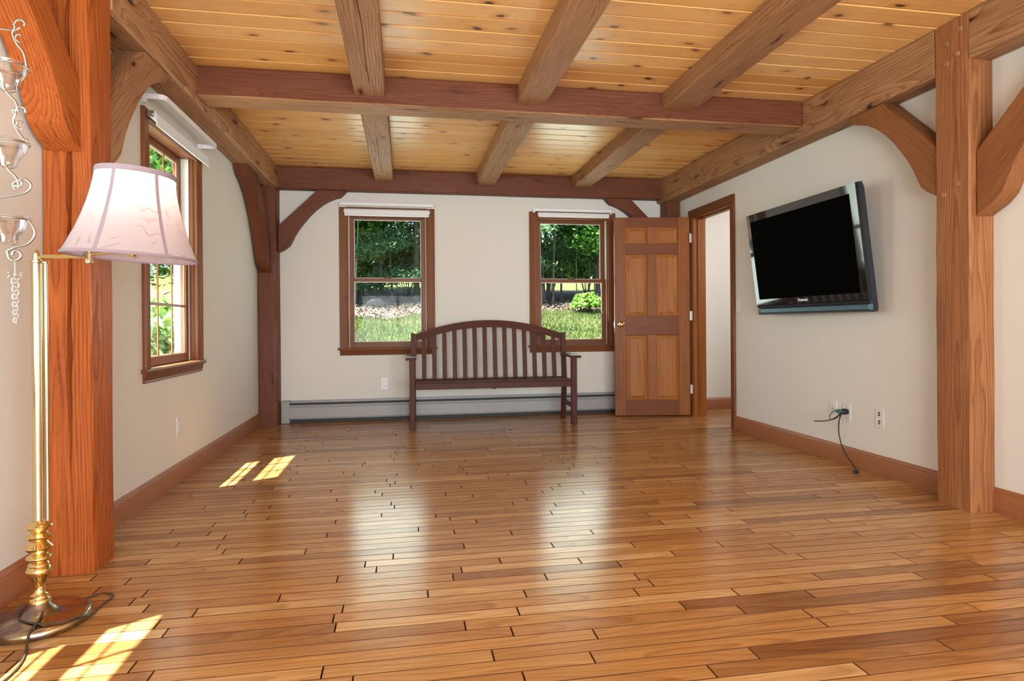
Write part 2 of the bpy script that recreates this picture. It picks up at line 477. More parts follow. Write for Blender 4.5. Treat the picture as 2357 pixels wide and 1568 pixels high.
class MB:
    """collects shapes, then links them as ONE mesh object"""

    def __init__(self):
        self.v, self.f, self.g, self.r, self.mi = [], [], [], [], []

    def add(self, verts, faces, gax='x', gc=None, r=None, mi=0):
        o = len(self.v)
        verts = [Vector(p) for p in verts]
        c = sum(verts, Vector()) / len(verts)
        r = rnd() if r is None else r
        for i, p in enumerate(verts):
            self.v.append(p)
            if gc is not None:
                self.g.append(gc[i])
            else:
                q = p - c
                self.g.append((q.x, q.y, q.z) if gax == 'x' else (q.y, q.x, q.z) if gax == 'y' else (q.z, q.x, q.y))
            self.r.append(r)
        for f in faces:
            self.f.append(tuple(i + o for i in f))
            self.mi.append(mi)

    def box(self, x0, x1, y0, y1, z0, z1, gax=None, bev=0.0, mi=0, r=None):
        if gax is None:
            d = (abs(x1 - x0), abs(y1 - y0), abs(z1 - z0))
            gax = 'xyz'[d.index(max(d))]
        x0, x1 = min(x0, x1), max(x0, x1)
        y0, y1 = min(y0, y1), max(y0, y1)
        z0, z1 = min(z0, z1), max(z0, z1)
        if not bev:
            v = [(x, y, z) for x in (x0, x1) for y in (y0, y1) for z in (z0, z1)]
            f = [(0, 1, 3, 2), (4, 6, 7, 5), (0, 4, 5, 1), (2, 3, 7, 6), (0, 2, 6, 4), (1, 5, 7, 3)]
            self.add(v, f, gax, r=r, mi=mi)
            return
        b = bev
        X, Y, Z = (x0, x1), (y0, y1), (z0, z1)
        v, idx = [], {}
        for i in (0, 1):
            for j in (0, 1):
                for k in (0, 1):
                    sx, sy, sz = (1, -1)[i], (1, -1)[j], (1, -1)[k]
                    for a, p in enumerate(((X[i], Y[j] + sy * b, Z[k] + sz * b), (X[i] + sx * b, Y[j], Z[k] + sz * b), (X[i] + sx * b, Y[j] + sy * b, Z[k]))):
                        idx[(i, j, k, a)] = len(v)
                        v.append(p)
        f = []
        for i in (0, 1):
            q = [idx[(i, j, k, 0)] for j, k in ((0, 0), (1, 0), (1, 1), (0, 1))]
            f.append(q if i else q[::-1])
            q = [idx[(j, i, k, 1)] for j, k in ((0, 0), (1, 0), (1, 1), (0, 1))]
            f.append(q[::-1] if i else q)
            q = [idx[(j, k, i, 2)] for j, k in ((0, 0), (1, 0), (1, 1), (0, 1))]
            f.append(q if i else q[::-1])
        for j in (0, 1):
            for k in (0, 1):
                f.append([idx[(0, j, k, 1)], idx[(1, j, k, 1)], idx[(1, j, k, 2)], idx[(0, j, k, 2)]])
                f.append([idx[(j, 0, k, 0)], idx[(j, 1, k, 0)], idx[(j, 1, k, 2)], idx[(j, 0, k, 2)]])
                f.append([idx[(j, k, 0, 0)], idx[(j, k, 1, 0)], idx[(j, k, 1, 1)], idx[(j, k, 0, 1)]])
        for i in (0, 1):
            for j in (0, 1):
                for k in (0, 1):
                    f.append([idx[(i, j, k, a)] for a in range(3)])
        self.add(v, f, gax, r=r, mi=mi)

    def prism(self, poly, axis, lo, hi, gax='z', mi=0, r=None):
        """poly: 2-D outline; axis: the extrusion axis ('x': poly is (y,z); 'y': (x,z); 'z': (x,y))"""
        def p3(p, t):
            return (t, p[0], p[1]) if axis == 'x' else (p[0], t, p[1]) if axis == 'y' else (p[0], p[1], t)
        n = len(poly)
        v = [p3(p, lo) for p in poly] + [p3(p, hi) for p in poly]
        f = [tuple(range(n)), tuple(range(2 * n - 1, n - 1, -1))]
        for i in range(n):
            j = (i + 1) % n
            f.append((i, i + n, j + n, j))
        self.add(v, f, gax, r=r, mi=mi)

    def tube(self, pts, rad, seg=10, caps=True, mi=0, closed=False):
        pts = [Vector(p) for p in pts]
        n = len(pts)
        rr = rad if isinstance(rad, (list, tuple)) else [rad] * n
        v, f, gc = [], [], []
        prev = None
        L = 0.0
        for i, p in enumerate(pts):
            a = pts[(i - 1) % n] if (closed or i > 0) else p
            b = pts[(i + 1) % n] if (closed or i < n - 1) else p
            t = (b - a).normalized()
            if prev is None:
                u = t.orthogonal().normalized()
            else:
                u = (prev - t * prev.dot(t))
                u = u.normalized() if u.length > 1e-6 else t.orthogonal().normalized()
            prev = u
            w = t.cross(u)
            if i:
                L += (p - pts[i - 1]).length
            for s in range(seg):
                an = 2 * PI * s / seg
                v.append(p + (u * math.cos(an) + w * math.sin(an)) * rr[i])
                gc.append((L, rr[i] * math.cos(an), rr[i] * math.sin(an)))
        m = n if closed else n - 1
        for i in range(m):
            for s in range(seg):
                s2 = (s + 1) % seg
                i2 = (i + 1) % n
                f.append((i * seg + s, i * seg + s2, i2 * seg + s2, i2 * seg + s))
        if caps and not closed:
            f.append(tuple(range(seg))[::-1])
            f.append(tuple((n - 1) * seg + s for s in range(seg)))
        self.add(v, f, gc=gc, mi=mi)

    def lathe(self, prof, c=(0, 0, 0), seg=32, mi=0, axis='z'):
        """prof: list of (radius, height)"""
        v, f, gc = [], [], []
        for (r, h) in prof:
            for s in range(seg):
                an = 2 * PI * s / seg
                q = (max(r, 1e-5) * math.cos(an), max(r, 1e-5) * math.sin(an), h)
                if axis == 'y':
                    q = (q[0], q[2], q[1])
                elif axis == 'x':
                    q = (q[2], q[0], q[1])
                v.append(Vector(c) + Vector(q))
                gc.append((h, q[0], q[1]))
        for i in range(len(prof) - 1):
            for s in range(seg):
                s2 = (s + 1) % seg
                f.append((i * seg + s, i * seg + s2, (i + 1) * seg + s2, (i + 1) * seg + s))
        self.add(v, f, gc=gc, mi=mi)

    def build(self, name, mat, parent=None, smooth=None, local=True, kind=None, label=None):
        off = Vector()
        if parent is not None and not local:
            off = root_of(parent).location
        me = bpy.data.meshes.new(name)
        me.from_pydata([tuple(p - off) for p in self.v], [], self.f)
        a = me.attributes.new('gc', 'FLOAT_VECTOR', 'POINT')
        a.data.foreach_set('vector', [float(x) for g in self.g for x in g])
        a = me.attributes.new('rnd', 'FLOAT', 'POINT')
        a.data.foreach_set('value', self.r)
        for m in (mat if isinstance(mat, (list, tuple)) else [mat]):
            me.materials.append(m)
        me.polygons.foreach_set('material_index', self.mi)
        if smooth is not None:
            me.polygons.foreach_set('use_smooth', [True] * len(me.polygons))
            me.set_sharp_from_angle(angle=R(smooth))
        me.update()
        o = bpy.data.objects.new(name, me)
        COL.objects.link(o)
        if parent is not None:
            o.parent = parent
        if kind:
            o['kind'] = kind
        if label:
            o['label'] = label
        return o


def tag(o, label, cat, group=None):
    o['label'] = label
    o['category'] = cat
    if group:
        o['group'] = group
    return o


def thing(name, loc=(0, 0, 0), rot=(0, 0, 0), label=None, cat=None, group=None, kind=None):
    o = bpy.data.objects.new(name, None)
    o.empty_display_size = 0.1
    COL.objects.link(o)
    o.location = loc
    o.rotation_euler = rot
    if label:
        tag(o, label, cat, group)
    if kind:
        o['kind'] = kind
    return o


def spline(pts, k=6, closed=False):
    """Catmull-Rom through the points"""
    P = [Vector(p) for p in pts]
    n = len(P)
    out = []
    rng = n if closed else n - 1
    for i in range(rng):
        p0 = P[(i - 1) % n] if (closed or i > 0) else P[i]
        p1, p2 = P[i], P[(i + 1) % n]
        p3 = P[(i + 2) % n] if (closed or i + 2 < n) else p2
        for s in range(k):
            t = s / k
            out.append(0.5 * ((2 * p1) + (p2 - p0) * t + (2 * p0 - 5 * p1 + 4 * p2 - p3) * t * t + (3 * p1 - p0 - 3 * p2 + p3) * t ** 3))
    if not closed:
        out.append(P[-1])
    return out


# ------------------------------------------------------------------ the room shell
XL, XR, YB, YF = -1.315, 2.79, 6.09, -2.40
ZC = 2.395
WT = 0.12


def wall_cells(mb, axis, pos, thick, a0, a1, z0, z1, holes):
    """a wall slab with rectangular openings; axis 'x': wall in plane X=pos running along Y"""
    As = sorted({a0, a1, *[h[0] for h in holes], *[h[1] for h in holes]})
    Zs = sorted({z0, z1, *[h[2] for h in holes], *[h[3] for h in holes]})
    for i in range(len(As) - 1):
        for j in range(len(Zs) - 1):
            ca, cz = (As[i] + As[i + 1]) / 2, (Zs[j] + Zs[j + 1]) / 2
            if any(h[0] < ca < h[1] and h[2] < cz < h[3] for h in holes):
                continue
            if axis == 'x':
                mb.box(pos, pos + thick, As[i], As[i + 1], Zs[j], Zs[j + 1])
            else:
                mb.box(As[i], As[i + 1], pos, pos + thick, Zs[j], Zs[j + 1])


WIN_H = 0.385                       # half width of a window's rough opening
WIN_Z = (0.675, 1.995)
W1X, W2X, W3Y, W4Y = -0.156, 1.694, 3.865, 1.43


def hole(c):
    return (c - WIN_H, c + WIN_H, WIN_Z[0], WIN_Z[1])


DOOR_Y = (4.925, 5.665)
b = MB(); wall_cells(b, 'x', XL - WT, WT, YF - WT, YB + WT, -0.05, 2.60, [hole(W3Y), hole(W4Y)])
b.build('wall_left', M['wall'], kind='structure')
b = MB(); wall_cells(b, 'x', XR, 0.13, YF - WT, YB, -0.05, 2.60, [(DOOR_Y[0], DOOR_Y[1], -0.05, 1.955)])
b.build('wall_right', M['wall'], kind='structure')
b = MB(); wall_cells(b, 'y', YB, WT, XL, 4.45, -0.05, 2.60, [hole(W1X), hole(W2X)])
b.build('wall_back', M['wall'], kind='structure')
REAR = [(-1.05, 0.75, 0.35, 2.05), (0.95, 2.6, 0.35, 2.05)]
b = MB(); wall_cells(b, 'y', YF - WT, WT, XL, XR + 0.13, -0.05, 2.60, REAR)
b.build('wall_front', M['wall'], kind='structure')
b = MB()
b.box(4.30, 4.45, 3.5, YB, -0.05, 2.60)
b.box(XR + 0.13, 4.45, 3.5, 3.65, -0.05, 2.60)
b.build('wall_hall', M['wall'], kind='structure')

# floor: a dark subfloor and oak strips, laid across the room
b = MB()
b.box(XL - WT, 4.45, YF - WT, YB + WT, -0.12, -0.02)
floor = b.build('floor', M['oak_sub'], kind='structure')
PITCH = 0.0613
rf = random.Random(11)


def strip(mb, x0, x1, y0, y1, r, tilt, dz):
    g, c, h = 0.0009, 0.0012, 0.0195
    xa, xb, ya, yb = x0 + g, x1 - g - 0.0014, y0 + g, y1 - g
    t = tilt * (yb - ya) / 2
    v = [(xa, ya, -h), (xb, ya, -h), (xb, yb, -h), (xa, yb, -h),
         (xa, ya, dz - t - c), (xb, ya, dz - t - c), (xb, yb, dz + t - c), (xa, yb, dz + t - c),
         (xa + c, ya + c, dz - t), (xb - c, ya + c, dz - t), (xb - c, yb - c, dz + t), (xa + c, yb - c, dz + t)]
    f = [(8, 9, 10, 11), (4, 5, 9, 8), (5, 6, 10, 9), (6, 7, 11, 10), (7, 4, 8, 11), (0, 1, 5, 4), (1, 2, 6, 5), (2, 3, 7, 6), (3, 0, 4, 7)]
    mb.add(v, f, 'x', r=r)
    mb.mi[-9:] = [0, 1, 1, 1, 1, 1, 1, 1, 1]


n_strip, far = 0, MB()
y = 1.235
while y < YB - 0.01:
    y1 = min(y + PITCH, YB)
    xend = 4.29 if y > 3.7 else XR
    x = XL
    first = True
    while x < xend - 0.02:
        L = rf.uniform(0.15, 0.7) if first else rf.choice((rf.uniform(0.35, 0.75), rf.uniform(0.6, 1.25)))
        first = False
        x1 = x + L
        if xend - x1 < 0.2:
            x1 = xend
        args = (x, x1, y, y1, rf.random(), rf.gauss(0, 0.0035), rf.gauss(0, 0.00025))
        if n_strip < 300:
            mb = MB()
            strip(mb, *args)
            mb.build('plank', [M['oak'], M['oak_edge']], floor)
            n_strip += 1
        else:
            strip(far, *args)
        x = x1
    y = y1
y = 1.235
while y > YF:                                   # the part of the room behind the camera
    y0 = max(y - PITCH, YF)
    x = XL
    while x < XR - 0.02:
        x1 = min(x + rf.uniform(0.7, 1.8), XR)
        strip(far, x, x1, y0, y, rf.random(), rf.gauss(0, 0.003), 0.0)
        x = x1
    y = y0
far.build('plank_rows', [M['oak'], M['oak_edge']], floor, kind='stuff')

# ceiling: deck slab and knotty pine boards with V joints
b = MB()
b.box(XL - WT, 4.45, YF - WT, YB + WT, 2.45, 2.60)
ceil = b.build('ceiling', plain('deck', (0.30, 0.16, 0.06), 0.8), kind='structure')
CP = 0.1335


def ceil_board(mb, x0, x1, y0, y1, r):
    g, c, z, h = 0.0018, 0.0055, ZC, 2.449
    xa, xb, ya, yb = x0 + g, x1 - g, y0 + g, y1 - g
    dz = rf.gauss(0, 0.0006)
    v = [(xa, ya, h), (xb, ya, h), (xb, yb, h), (xa, yb, h),
         (xa, ya, z + c), (xb, ya, z + c), (xb, yb, z + c), (xa, yb, z + c),
         (xa, ya + c, z + dz), (xb, ya + c, z + dz), (xb, yb - c, z + dz), (xa, yb - c, z + dz)]
    f = [(11, 10, 9, 8), (4, 8, 9, 5), (6, 10, 11, 7), (0, 4, 5, 1), (2, 6, 7, 3), (5, 9, 10, 6), (7, 11, 8, 4), (1, 5, 6, 2), (3, 7, 4, 0)]
    mb.add(v, f, 'x', r=r)


y = 2.962 - 5 * CP
far = MB()
while y < YB - 0.01:
    y1 = min(y + CP, YB)
    cuts = [XL] + sorted(rf.sample([-0.18, 0.785, 1.75], rf.choice((0, 1, 1, 1)))) + [XR]
    for xa, xb in zip(cuts[:-1], cuts[1:]):
        mb = MB()
        ceil_board(mb, xa, xb, y, y1, rf.random())
        mb.build('board', M['pine'], ceil)
    y = y1
y = 2.962 - 5 * CP
while y > YF + 0.01:
    y0 = max(y - CP, YF)
    ceil_board(far, XL, XR, y0, y, rf.random())
    y = y0
for i in range(19):
    ceil_board(far, XR + 0.13, 4.3, 3.65 + i * CP, min(3.65 + (i + 1) * CP, YB), rf.random())
far.build('board_rows', M['pine'], ceil, kind='stuff')


# ------------------------------------------------------------------ timber frame
def timber(name, mat, axis, lo, hi, a, bq, seed, label, cat, group=None, rough=0.003, arris=0.007, crack=None, parent=None, crack2=None):
    """a hand-dressed timber along `axis` from lo to hi, cross-section a x bq (the two other axes in xyz order);
    crack = (face, centre as a fraction of the face, lo, hi, width, depth): a drying check"""
    rr = random.Random(seed)
    L = hi - lo
    n = max(4, int(L / 0.05))
    a0, a1 = a
    b0, b1 = bq
    ac, bc = (a0 + a1) / 2, (b0 + b1) / 2
    faces = {'b0': ((a0, b0), (a1, b0)), 'a1': ((a1, b0), (a1, b1)), 'b1': ((a1, b1), (a0, b1)), 'a0': ((a0, b1), (a0, b0))}
    inward = {'b0': (0, 1), 'a1': (-1, 0), 'b1': (0, -1), 'a0': (1, 0)}
    rings = []
    cracks = [c for c in (crack, crack2) if c]
    for i in range(n + 1):
        t = lo + L * i / n
        ring = []
        for fk in ('b0', 'a1', 'b1', 'a0'):
            (pa, pb), (qa, qb) = faces[fk]
            fl = math.hypot(qa - pa, qb - pb)
            ua, ub = (qa - pa) / fl, (qb - pb) / fl
            ia, ib = inward[fk]
            sd = seed * 7.3 + 'b0a1b1a0'.index(fk) * 3.1
            ch = arris * (0.7 + 1.3 * abs(noise.noise(Vector((t * 1.7, sd, 0.3)))))
            ch2 = arris * (0.7 + 1.3 * abs(noise.noise(Vector((t * 1.7, sd, 5.3)))))
            st = [ch, fl * 0.25, fl * 0.5, fl * 0.75, fl - ch2]
            dep = [0, 0, 0, 0, 0]
            for c in cracks:
                if c[0] != fk:
                    continue
                e = (t - c[2]) / (c[3] - c[2])
                act = max(0.0, min(1.0, min(e, 1 - e) * 6)) if 0 <= e <= 1 else 0.0
                act *= 0.55 + 0.9 * abs(noise.noise(Vector((t * 3.1, sd, 9.0))))
                cc = fl * (c[1] + 0.07 * noise.noise(Vector((t * 1.9, sd, 2.0))) + 0.02 * noise.noise(Vector((t * 9.0, sd, 4.0))))
                w = max(0.0006, c[4] * act)
                st = [ch, cc - fl * 0.18, cc - w / 2, cc, cc + w / 2, cc + fl * 0.18, fl - ch2]
                dep = [0, 0, 0, c[5] * act, 0, 0, 0]
            for s_, d_ in zip(st, dep):
                wob = rough * noise.noise(Vector((t * 1.3, sd, s_ * 9.0)))
                d2 = d_ + abs(wob) * 0.0 + wob
                ring.append((pa + ua * s_ + ia * d2, pb + ub * s_ + ib * d2))
        rings.append((t, ring))
    m = len(rings[0][1])
    v, gc, f = [], [], []
    for t, ring in rings:
        for (p, q) in ring:
            v.append((t, p, q) if axis == 'x' else (p, t, q) if axis == 'y' else (p, q, t))
            gc.append((t - lo, p - ac, q - bc))
    for i in range(n):
        for s_ in range(m):
            s2 = (s_ + 1) % m
            f.append((i * m + s_, i * m + s2, (i + 1) * m + s2, (i + 1) * m + s_))
    f.append(tuple(range(m))[::-1])
    f.append(tuple(n * m + s_ for s_ in range(m)))
    if axis == 'y':
        f = [q[::-1] for q in f]
    mb = MB()
    mb.add(v, f, gc=gc, r=rr.random())
    o = mb.build(name, mat, parent, smooth=32)
    if label:
        tag(o, label, cat, group)
    return o


def peg(parent, x, y_, z, ax):
    mb = MB()
    if ax == 'x':
        mb.lathe([(0, -0.006), (0.0125, -0.006), (0.0125, 0.012)], (x, y_, z), 14, axis='x')
    else:
        mb.lathe([(0, -0.006), (0.0125, -0.006), (0.0125, 0.012)], (x, y_, z), 14, axis='y')
    mb.build('peg', M['timber'], parent, smooth=35)


GP = 'timber posts carrying the ceiling frame'
pl = timber('timber_post', M['post_red'], 'z', 0, 2.39, (-1.312, -1.150), (2.535, 2.710), 3,
            'reddish timber post with a long drying check, beside the brass floor lamp', 'post', GP, crack=('b0', 0.56, 0.30, 2.42, 0.024, 0.045),
            crack2=('a1', 0.45, 0.0, 1.3, 0.003, 0.01))
pr = timber('timber_post', M['post_oak'], 'z', 0, 2.39, (2.655, 2.795), (2.520, 2.715), 21,
            'honey brown oak timber post with wooden pegs, nearest the wall television', 'post', GP, crack=('a0', 0.55, 0.0, 1.9, 0.003, 0.012),
            crack2=('b0', 0.40, 0.0, 0.55, 0.003, 0.01))
for (yy, zz) in ((2.64, 2.29), (2.565, 2.33), (2.64, 2.19), (2.58, 2.215), (2.66, 1.545), (2.58, 1.585)):
    peg(pr, 2.654, yy, zz, 'x')
pb = timber('timber_post', M['timber_red'], 'z', 0, 2.19, (-1.312, -1.148), (5.915, 6.085), 8,
            'dark timber post in the corner at the end of the baseboard heater', 'post', GP)
pd = timber('timber_post', M['timber_red'], 'z', 0, 2.16, (2.637, 2.787), (5.925, 6.085), 9,
            'timber post mostly hidden behind the open panel door', 'post', GP)

GW = 'wall plates along the tops of the side walls'
timber('wall_plate', M['timber'], 'y', 2.711, 6.088, (-1.313, -1.143), (2.182, 2.394), 31,
       'long weathered timber plate above the small paned window', 'beam', GW, rough=0.006, arris=0.012,
       crack=('a1', 0.62, 2.8, 5.8, 0.006, 0.015))
timber('wall_plate', M['timber'], 'y', -2.39, 2.534, (-1.313, -1.143), (2.182, 2.394), 32,
       'timber plate above the reddish post running towards the camera', 'beam', GW)
rp = timber('wall_plate', M['timber'], 'y', 2.716, 6.088, (2.605, 2.788), (2.152, 2.394), 33,
       'long timber plate above the wall television and open doorway', 'beam', GW, rough=0.005, arris=0.01)
for v_ in rp.data.vertices:                      # the plate is not quite square to the wall
    if v_.co.x < 2.72:
        v_.co.x += (6.0 - v_.co.y) * 0.0145
timber('wall_plate', M['timber'], 'y', -2.39, 2.519, (2.655, 2.788), (2.165, 2.394), 34,
       'timber plate on the near side of the honey brown oak post', 'beam', GW)
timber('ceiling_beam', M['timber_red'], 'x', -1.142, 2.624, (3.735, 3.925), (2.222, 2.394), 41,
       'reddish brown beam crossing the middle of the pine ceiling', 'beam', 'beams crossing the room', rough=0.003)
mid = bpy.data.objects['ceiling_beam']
mid.data.materials.append(M['timber'])           # paler underside: light from floor and lawn below put into its colour
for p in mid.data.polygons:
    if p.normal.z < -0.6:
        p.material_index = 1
timber('ceiling_beam', M['timber_red'], 'x', -1.147, 2.636, (5.985, 6.088), (2.188, 2.394), 42,
       'reddish brown beam along the top of the far wall over both windows', 'beam', 'beams crossing the room', rough=0.002)
GJ = 'short joists under the pine ceiling'
jn = [((-0.278, -0.102), 2.272), ((0.700, 0.866), 2.272), ((1.640, 1.850), 2.288)]
jl = ['near cracked ceiling joist, the first from the wall with the lamp', 'near ceiling joist, the middle one of three', 'near ceiling joist, the one closest to the television wall']
for i, (xx, zz) in enumerate(jn):
    timber('ceiling_joist', M['timber'], 'y', -0.9, 3.734, xx, (zz, 2.394), 50 + i, jl[i], 'joist', GJ, arris=0.005, rough=0.003,
           crack=('b0', 0.52, 2.0, 3.75, 0.006, 0.015) if i == 0 else None)
jf = [((-0.268, -0.096), 2.278), ((0.697, 0.873), 2.272), ((1.660, 1.838), 2.278)]
jl = ['far ceiling joist with a jagged check, above the window beside the corner post', 'far ceiling joist over the bench, the middle one of three',
      'far ceiling joist over the window next to the open door']
for i, (xx, zz) in enumerate(jf):
    timber('ceiling_joist', M['timber'], 'y', 3.926, 5.984, xx, (zz, 2.394), 60 + i, jl[i], 'joist', GJ, arris=0.005, rough=0.004,
           crack=('b0', 0.45, 4.5, 5.7, 0.005, 0.012) if i < 2 else None)

# knee braces: outline in (distance from post, drop below beam)
LOW = [(0.62, 0.0), (0.60, -0.020), (0.565, -0.055), (0.52, -0.066), (0.46, -0.092), (0.40, -0.128), (0.335, -0.182), (0.275, -0.242), (0.225, -0.305), (0.18, -0.365),
       (0.14, -0.430), (0.112, -0.492), (0.095, -0.525), (0.06, -0.556), (0.0, -0.588)]
OUT = [(0.0, -0.345), (0.355, 0.0)]


def brace(mat, plane, post, zb, sgn, lo, hi, label, k=1.0):
    """plane 'x': lies in a Y-Z plane; 'y': lies in an X-Z plane; sgn: direction away from the post"""
    poly = [(post + sgn * p * k, zb + q * k) for p, q in LOW + OUT]
    mb = MB()
    n = len(poly)
    e = 0.005
    cx = sum(p[0] for p in poly) / n
    cz = sum(p[1] for p in poly) / n
    v, gc = [], []
    ins = [(cx + (p[0] - cx) * 0.985, cz + (p[1] - cz) * 0.985) for p in poly]
    for t, pp in ((lo, ins), (lo + e, poly), (hi - e, poly), (hi, ins)):
        for p in pp:
            v.append((t, p[0], p[1]) if plane == 'x' else (p[0], t, p[1]))
            u, w = (p[0] - cx) * sgn, p[1] - cz
            gc.append(((u + w) * 0.707, (u - w) * 0.707 + 0.0, t - (lo + hi) / 2))
    f = [tuple(range(n)), tuple(range(4 * n - 1, 3 * n - 1, -1))]
    for r_ in range(3):
        for i in range(n):
            j = (i + 1) % n
            f.append((r_ * n + i, (r_ + 1) * n + i, (r_ + 1) * n + j, r_ * n + j))
    if (sgn > 0) == (plane == 'x'):
        f = [q[::-1] for q in f]
    mb.add(v, f, gc=gc)
    o = mb.build('knee_brace', mat, smooth=30)
    return tag(o, label, 'brace', 'curved knee braces at the posts')


brace(M['timber_red'], 'y', -1.147, 2.187, 1, 5.995, 6.086, 'curved brace against the far wall beside the heater corner post')
brace(M['timber_red'], 'y', 2.636, 2.187, -1, 5.995, 6.086, 'curved brace against the far wall partly behind the open door')
brace(M['timber_red'], 'x', 5.914, 2.181, -1, -1.300, -1.195, 'curved brace from the corner post along the wall of the small paned window', 1.33)
brace(M['timber'], 'x', 2.711, 2.181, 1, -1.300, -1.160, 'short curved brace behind the reddish post above the lamp', 1.05)
brace(M['post_red'], 'x', 2.534, 2.181, -1, -1.300, -1.180, 'broad orange brace on the near side of the reddish post', 1.04)
brace(M['brace_oak'], 'x', 2.716, 2.151, 1, 2.668, 2.782, 'curved brace from the oak post above the wall television', 1.02)
brace(M['brace_oak'], 'x', 2.519, 2.164, -1, 2.690, 2.786, 'curved dark brace on the near side of the honey brown oak post', 1.27)


# ------------------------------------------------------------------ windows
def casing_profile(w):
    """(across, out) outline of a moulded casing"""
    return [(0, 0), (0, 0.010), (0.006, 0.014), (0.012, 0.011), (0.022, 0.012), (0.026, 0.016), (0.032, 0.0165), (0.036, 0.013), (0.044, 0.0135),
            (0.048, 0.018), (0.054, 0.0185), (0.058, 0.015), (0.066, 0.016), (0.070, 0.021), (w - 0.002, 0.021), (w, 0.018), (w, 0)]


def make_window(name, loc, rz, muntins, deep=True):
    """local frame: x along the wall, y outward, z up from the room floor"""
    t = thing(name, loc, (0, 0, rz), kind='structure')
    tw = M['trim_wood']
    cw = 0.076
    hw = 0.376
    prof = casing_profile(cw)
    for s in (-1, 1):
        b = MB()
        poly = [(s * (hw + a), -o) for a, o in prof]
        b.prism(poly if s > 0 else poly[::-1], 'z', 0.70, 2.045, 'z')
        b.build('casing', tw, t, smooth=40)
    b = MB()
    b.prism([(-o, 1.972 + a) for a, o in prof], 'x', -hw - 0.0005, hw + 0.0005, 'x')
    b.build('casing', tw, t, smooth=40)
    b = MB()
    b.prism([(-0.028, 0.678), (-0.032, 0.684), (-0.032, 0.694), (-0.028, 0.70), (0.075, 0.70), (0.075, 0.678)], 'x', -hw - cw - 0.018, hw + cw + 0.018, 'x')
    b.build('stool', tw, t, smooth=40)
    b = MB()
    ap = [(0, 0.627), (-0.010, 0.627), (-0.014, 0.632), (-0.012, 0.640), (-0.016, 0.648), (-0.016, 0.664), (-0.021, 0.670), (-0.021, 0.678), (0, 0.678)]
    b.prism(ap, 'x', -hw - cw, hw + cw, 'x')
    b.build('apron', tw, t, smooth=40)
    # jambs and head with white balance tracks
    for s in (-1, 1):
        b = MB()
        b.box(s * hw, s * (hw + 0.010), 0, 0.118, 0.70, 1.985)
        b.build('jamb', tw, t)
        b = MB()
        b.box(s * (hw - 0.012), s * (hw - 0.0005), 0.036, 0.112, 0.702, 1.983)
        b.build('track', M['vinyl'], t)
        b = MB()
        b.box(s * (hw - 0.007), s * (hw - 0.0005), 0.012, 0.034, 0.702, 1.983)
        b.build('stop', tw, t)
    b = MB()
    b.box(-hw, hw, 0, 0.118, 1.984, 1.994)
    b.build('head_jamb', tw, t)
    b = MB()
    b.box(-hw, hw, 0.076, 0.14, 0.678, 0.698)
    b.build('sill', M['vinyl'], t)

    def sash(z0, z1, y0, y1, rb, rt, lockz=None):
        sw = 0.043
        x = hw - 0.0125
        b = MB()
        b.box(-x, -x + sw, y0, y1, z0, z1, bev=0.002)
        b.box(x - sw, x, y0, y1, z0, z1, bev=0.002)
        b.box(-x + sw - 0.001, x - sw + 0.001, y0 + 0.0006, y1 - 0.0006, z0, z0 + rb, bev=0.002)
        b.box(-x + sw - 0.001, x - sw + 0.001, y0 + 0.0006, y1 - 0.0006, z1 - rt, z1, bev=0.002)
        s_ = b.build('sash', tw, t)
        g = MB()
        ym = (y0 + y1) / 2
        g.box(-x + sw - 0.004, x - sw + 0.004, ym - 0.002, ym + 0.002, z0 + rb - 0.004, z1 - rt + 0.004)
        g.build('pane', M['pane'], s_)
        # pale glazing bead round the glass
        g = MB()
        xa, za, zb_ = x - sw, z0 + rb, z1 - rt
        for q in ((-xa, -xa + 0.005, za, zb_), (xa - 0.005, xa, za, zb_), (-xa + 0.005, xa - 0.005, za, za + 0.005), (-xa + 0.005, xa - 0.005, zb_ - 0.005, zb_)):
            g.box(q[0], q[1], ym - 0.006, ym - 0.003, q[2], q[3])
        g.build('glazing_bead', M['vinyl'], s_)
        if muntins:
            w2 = x - sw
            for k in (1, 2):
                xm = -w2 + 2 * w2 * k / 3
                g = MB()
                g.box(xm - 0.008, xm + 0.008, ym - 0.009, ym - 0.0035, z0 + rb, z1 - rt)
                g.build('muntin', M['muntin'], s_)
            zm = (z0 + rb + z1 - rt) / 2
            for k in range(3):
                g = MB()
                xa_ = -w2 + 2 * w2 * k / 3 + (0.0085 if k else 0)
                xb_ = -w2 + 2 * w2 * (k + 1) / 3 - (0.0085 if k < 2 else 0)
                g.box(xa_, xb_, ym - 0.009, ym - 0.0035, zm - 0.008, zm + 0.008)
                g.build('muntin', M['muntin'], s_)
        return s_

    lo = sash(0.702, 1.372, 0.040, 0.075, 0.051, 0.036)
    sash(1.338, 1.982, 0.080, 0.115, 0.037, 0.038)
    g = MB()
    g.lathe([(0, 0), (0.013, 0), (0.013, 0.008), (0.006, 0.012), (0, 0.012)], (0, 0.060, 1.372), 14)
    g.box(-0.035, 0.03, 0.052, 0.066, 1.373, 1.379, bev=0.002)
    g.tube([(-0.005, 0.058, 1.384), (0.02, 0.05, 1.388), (0.034, 0.048, 1.386)], [0.005, 0.004, 0.004], 8)
    g.build('lock', plain('bronze_lock', (0.10, 0.055, 0.03), 0.4, 0.6), lo, smooth=40)
    # exterior casing
    g = MB()
    for q in ((-0.49, -0.402, 0.66, 2.08), (0.402, 0.49, 0.66, 2.08), (-0.402, 0.402, 2.03, 2.08)):
        g.box(q[0], q[1], 0.121, 0.140, q[2], q[3])
    g.build('exterior_casing', M['white'], t)
    return t


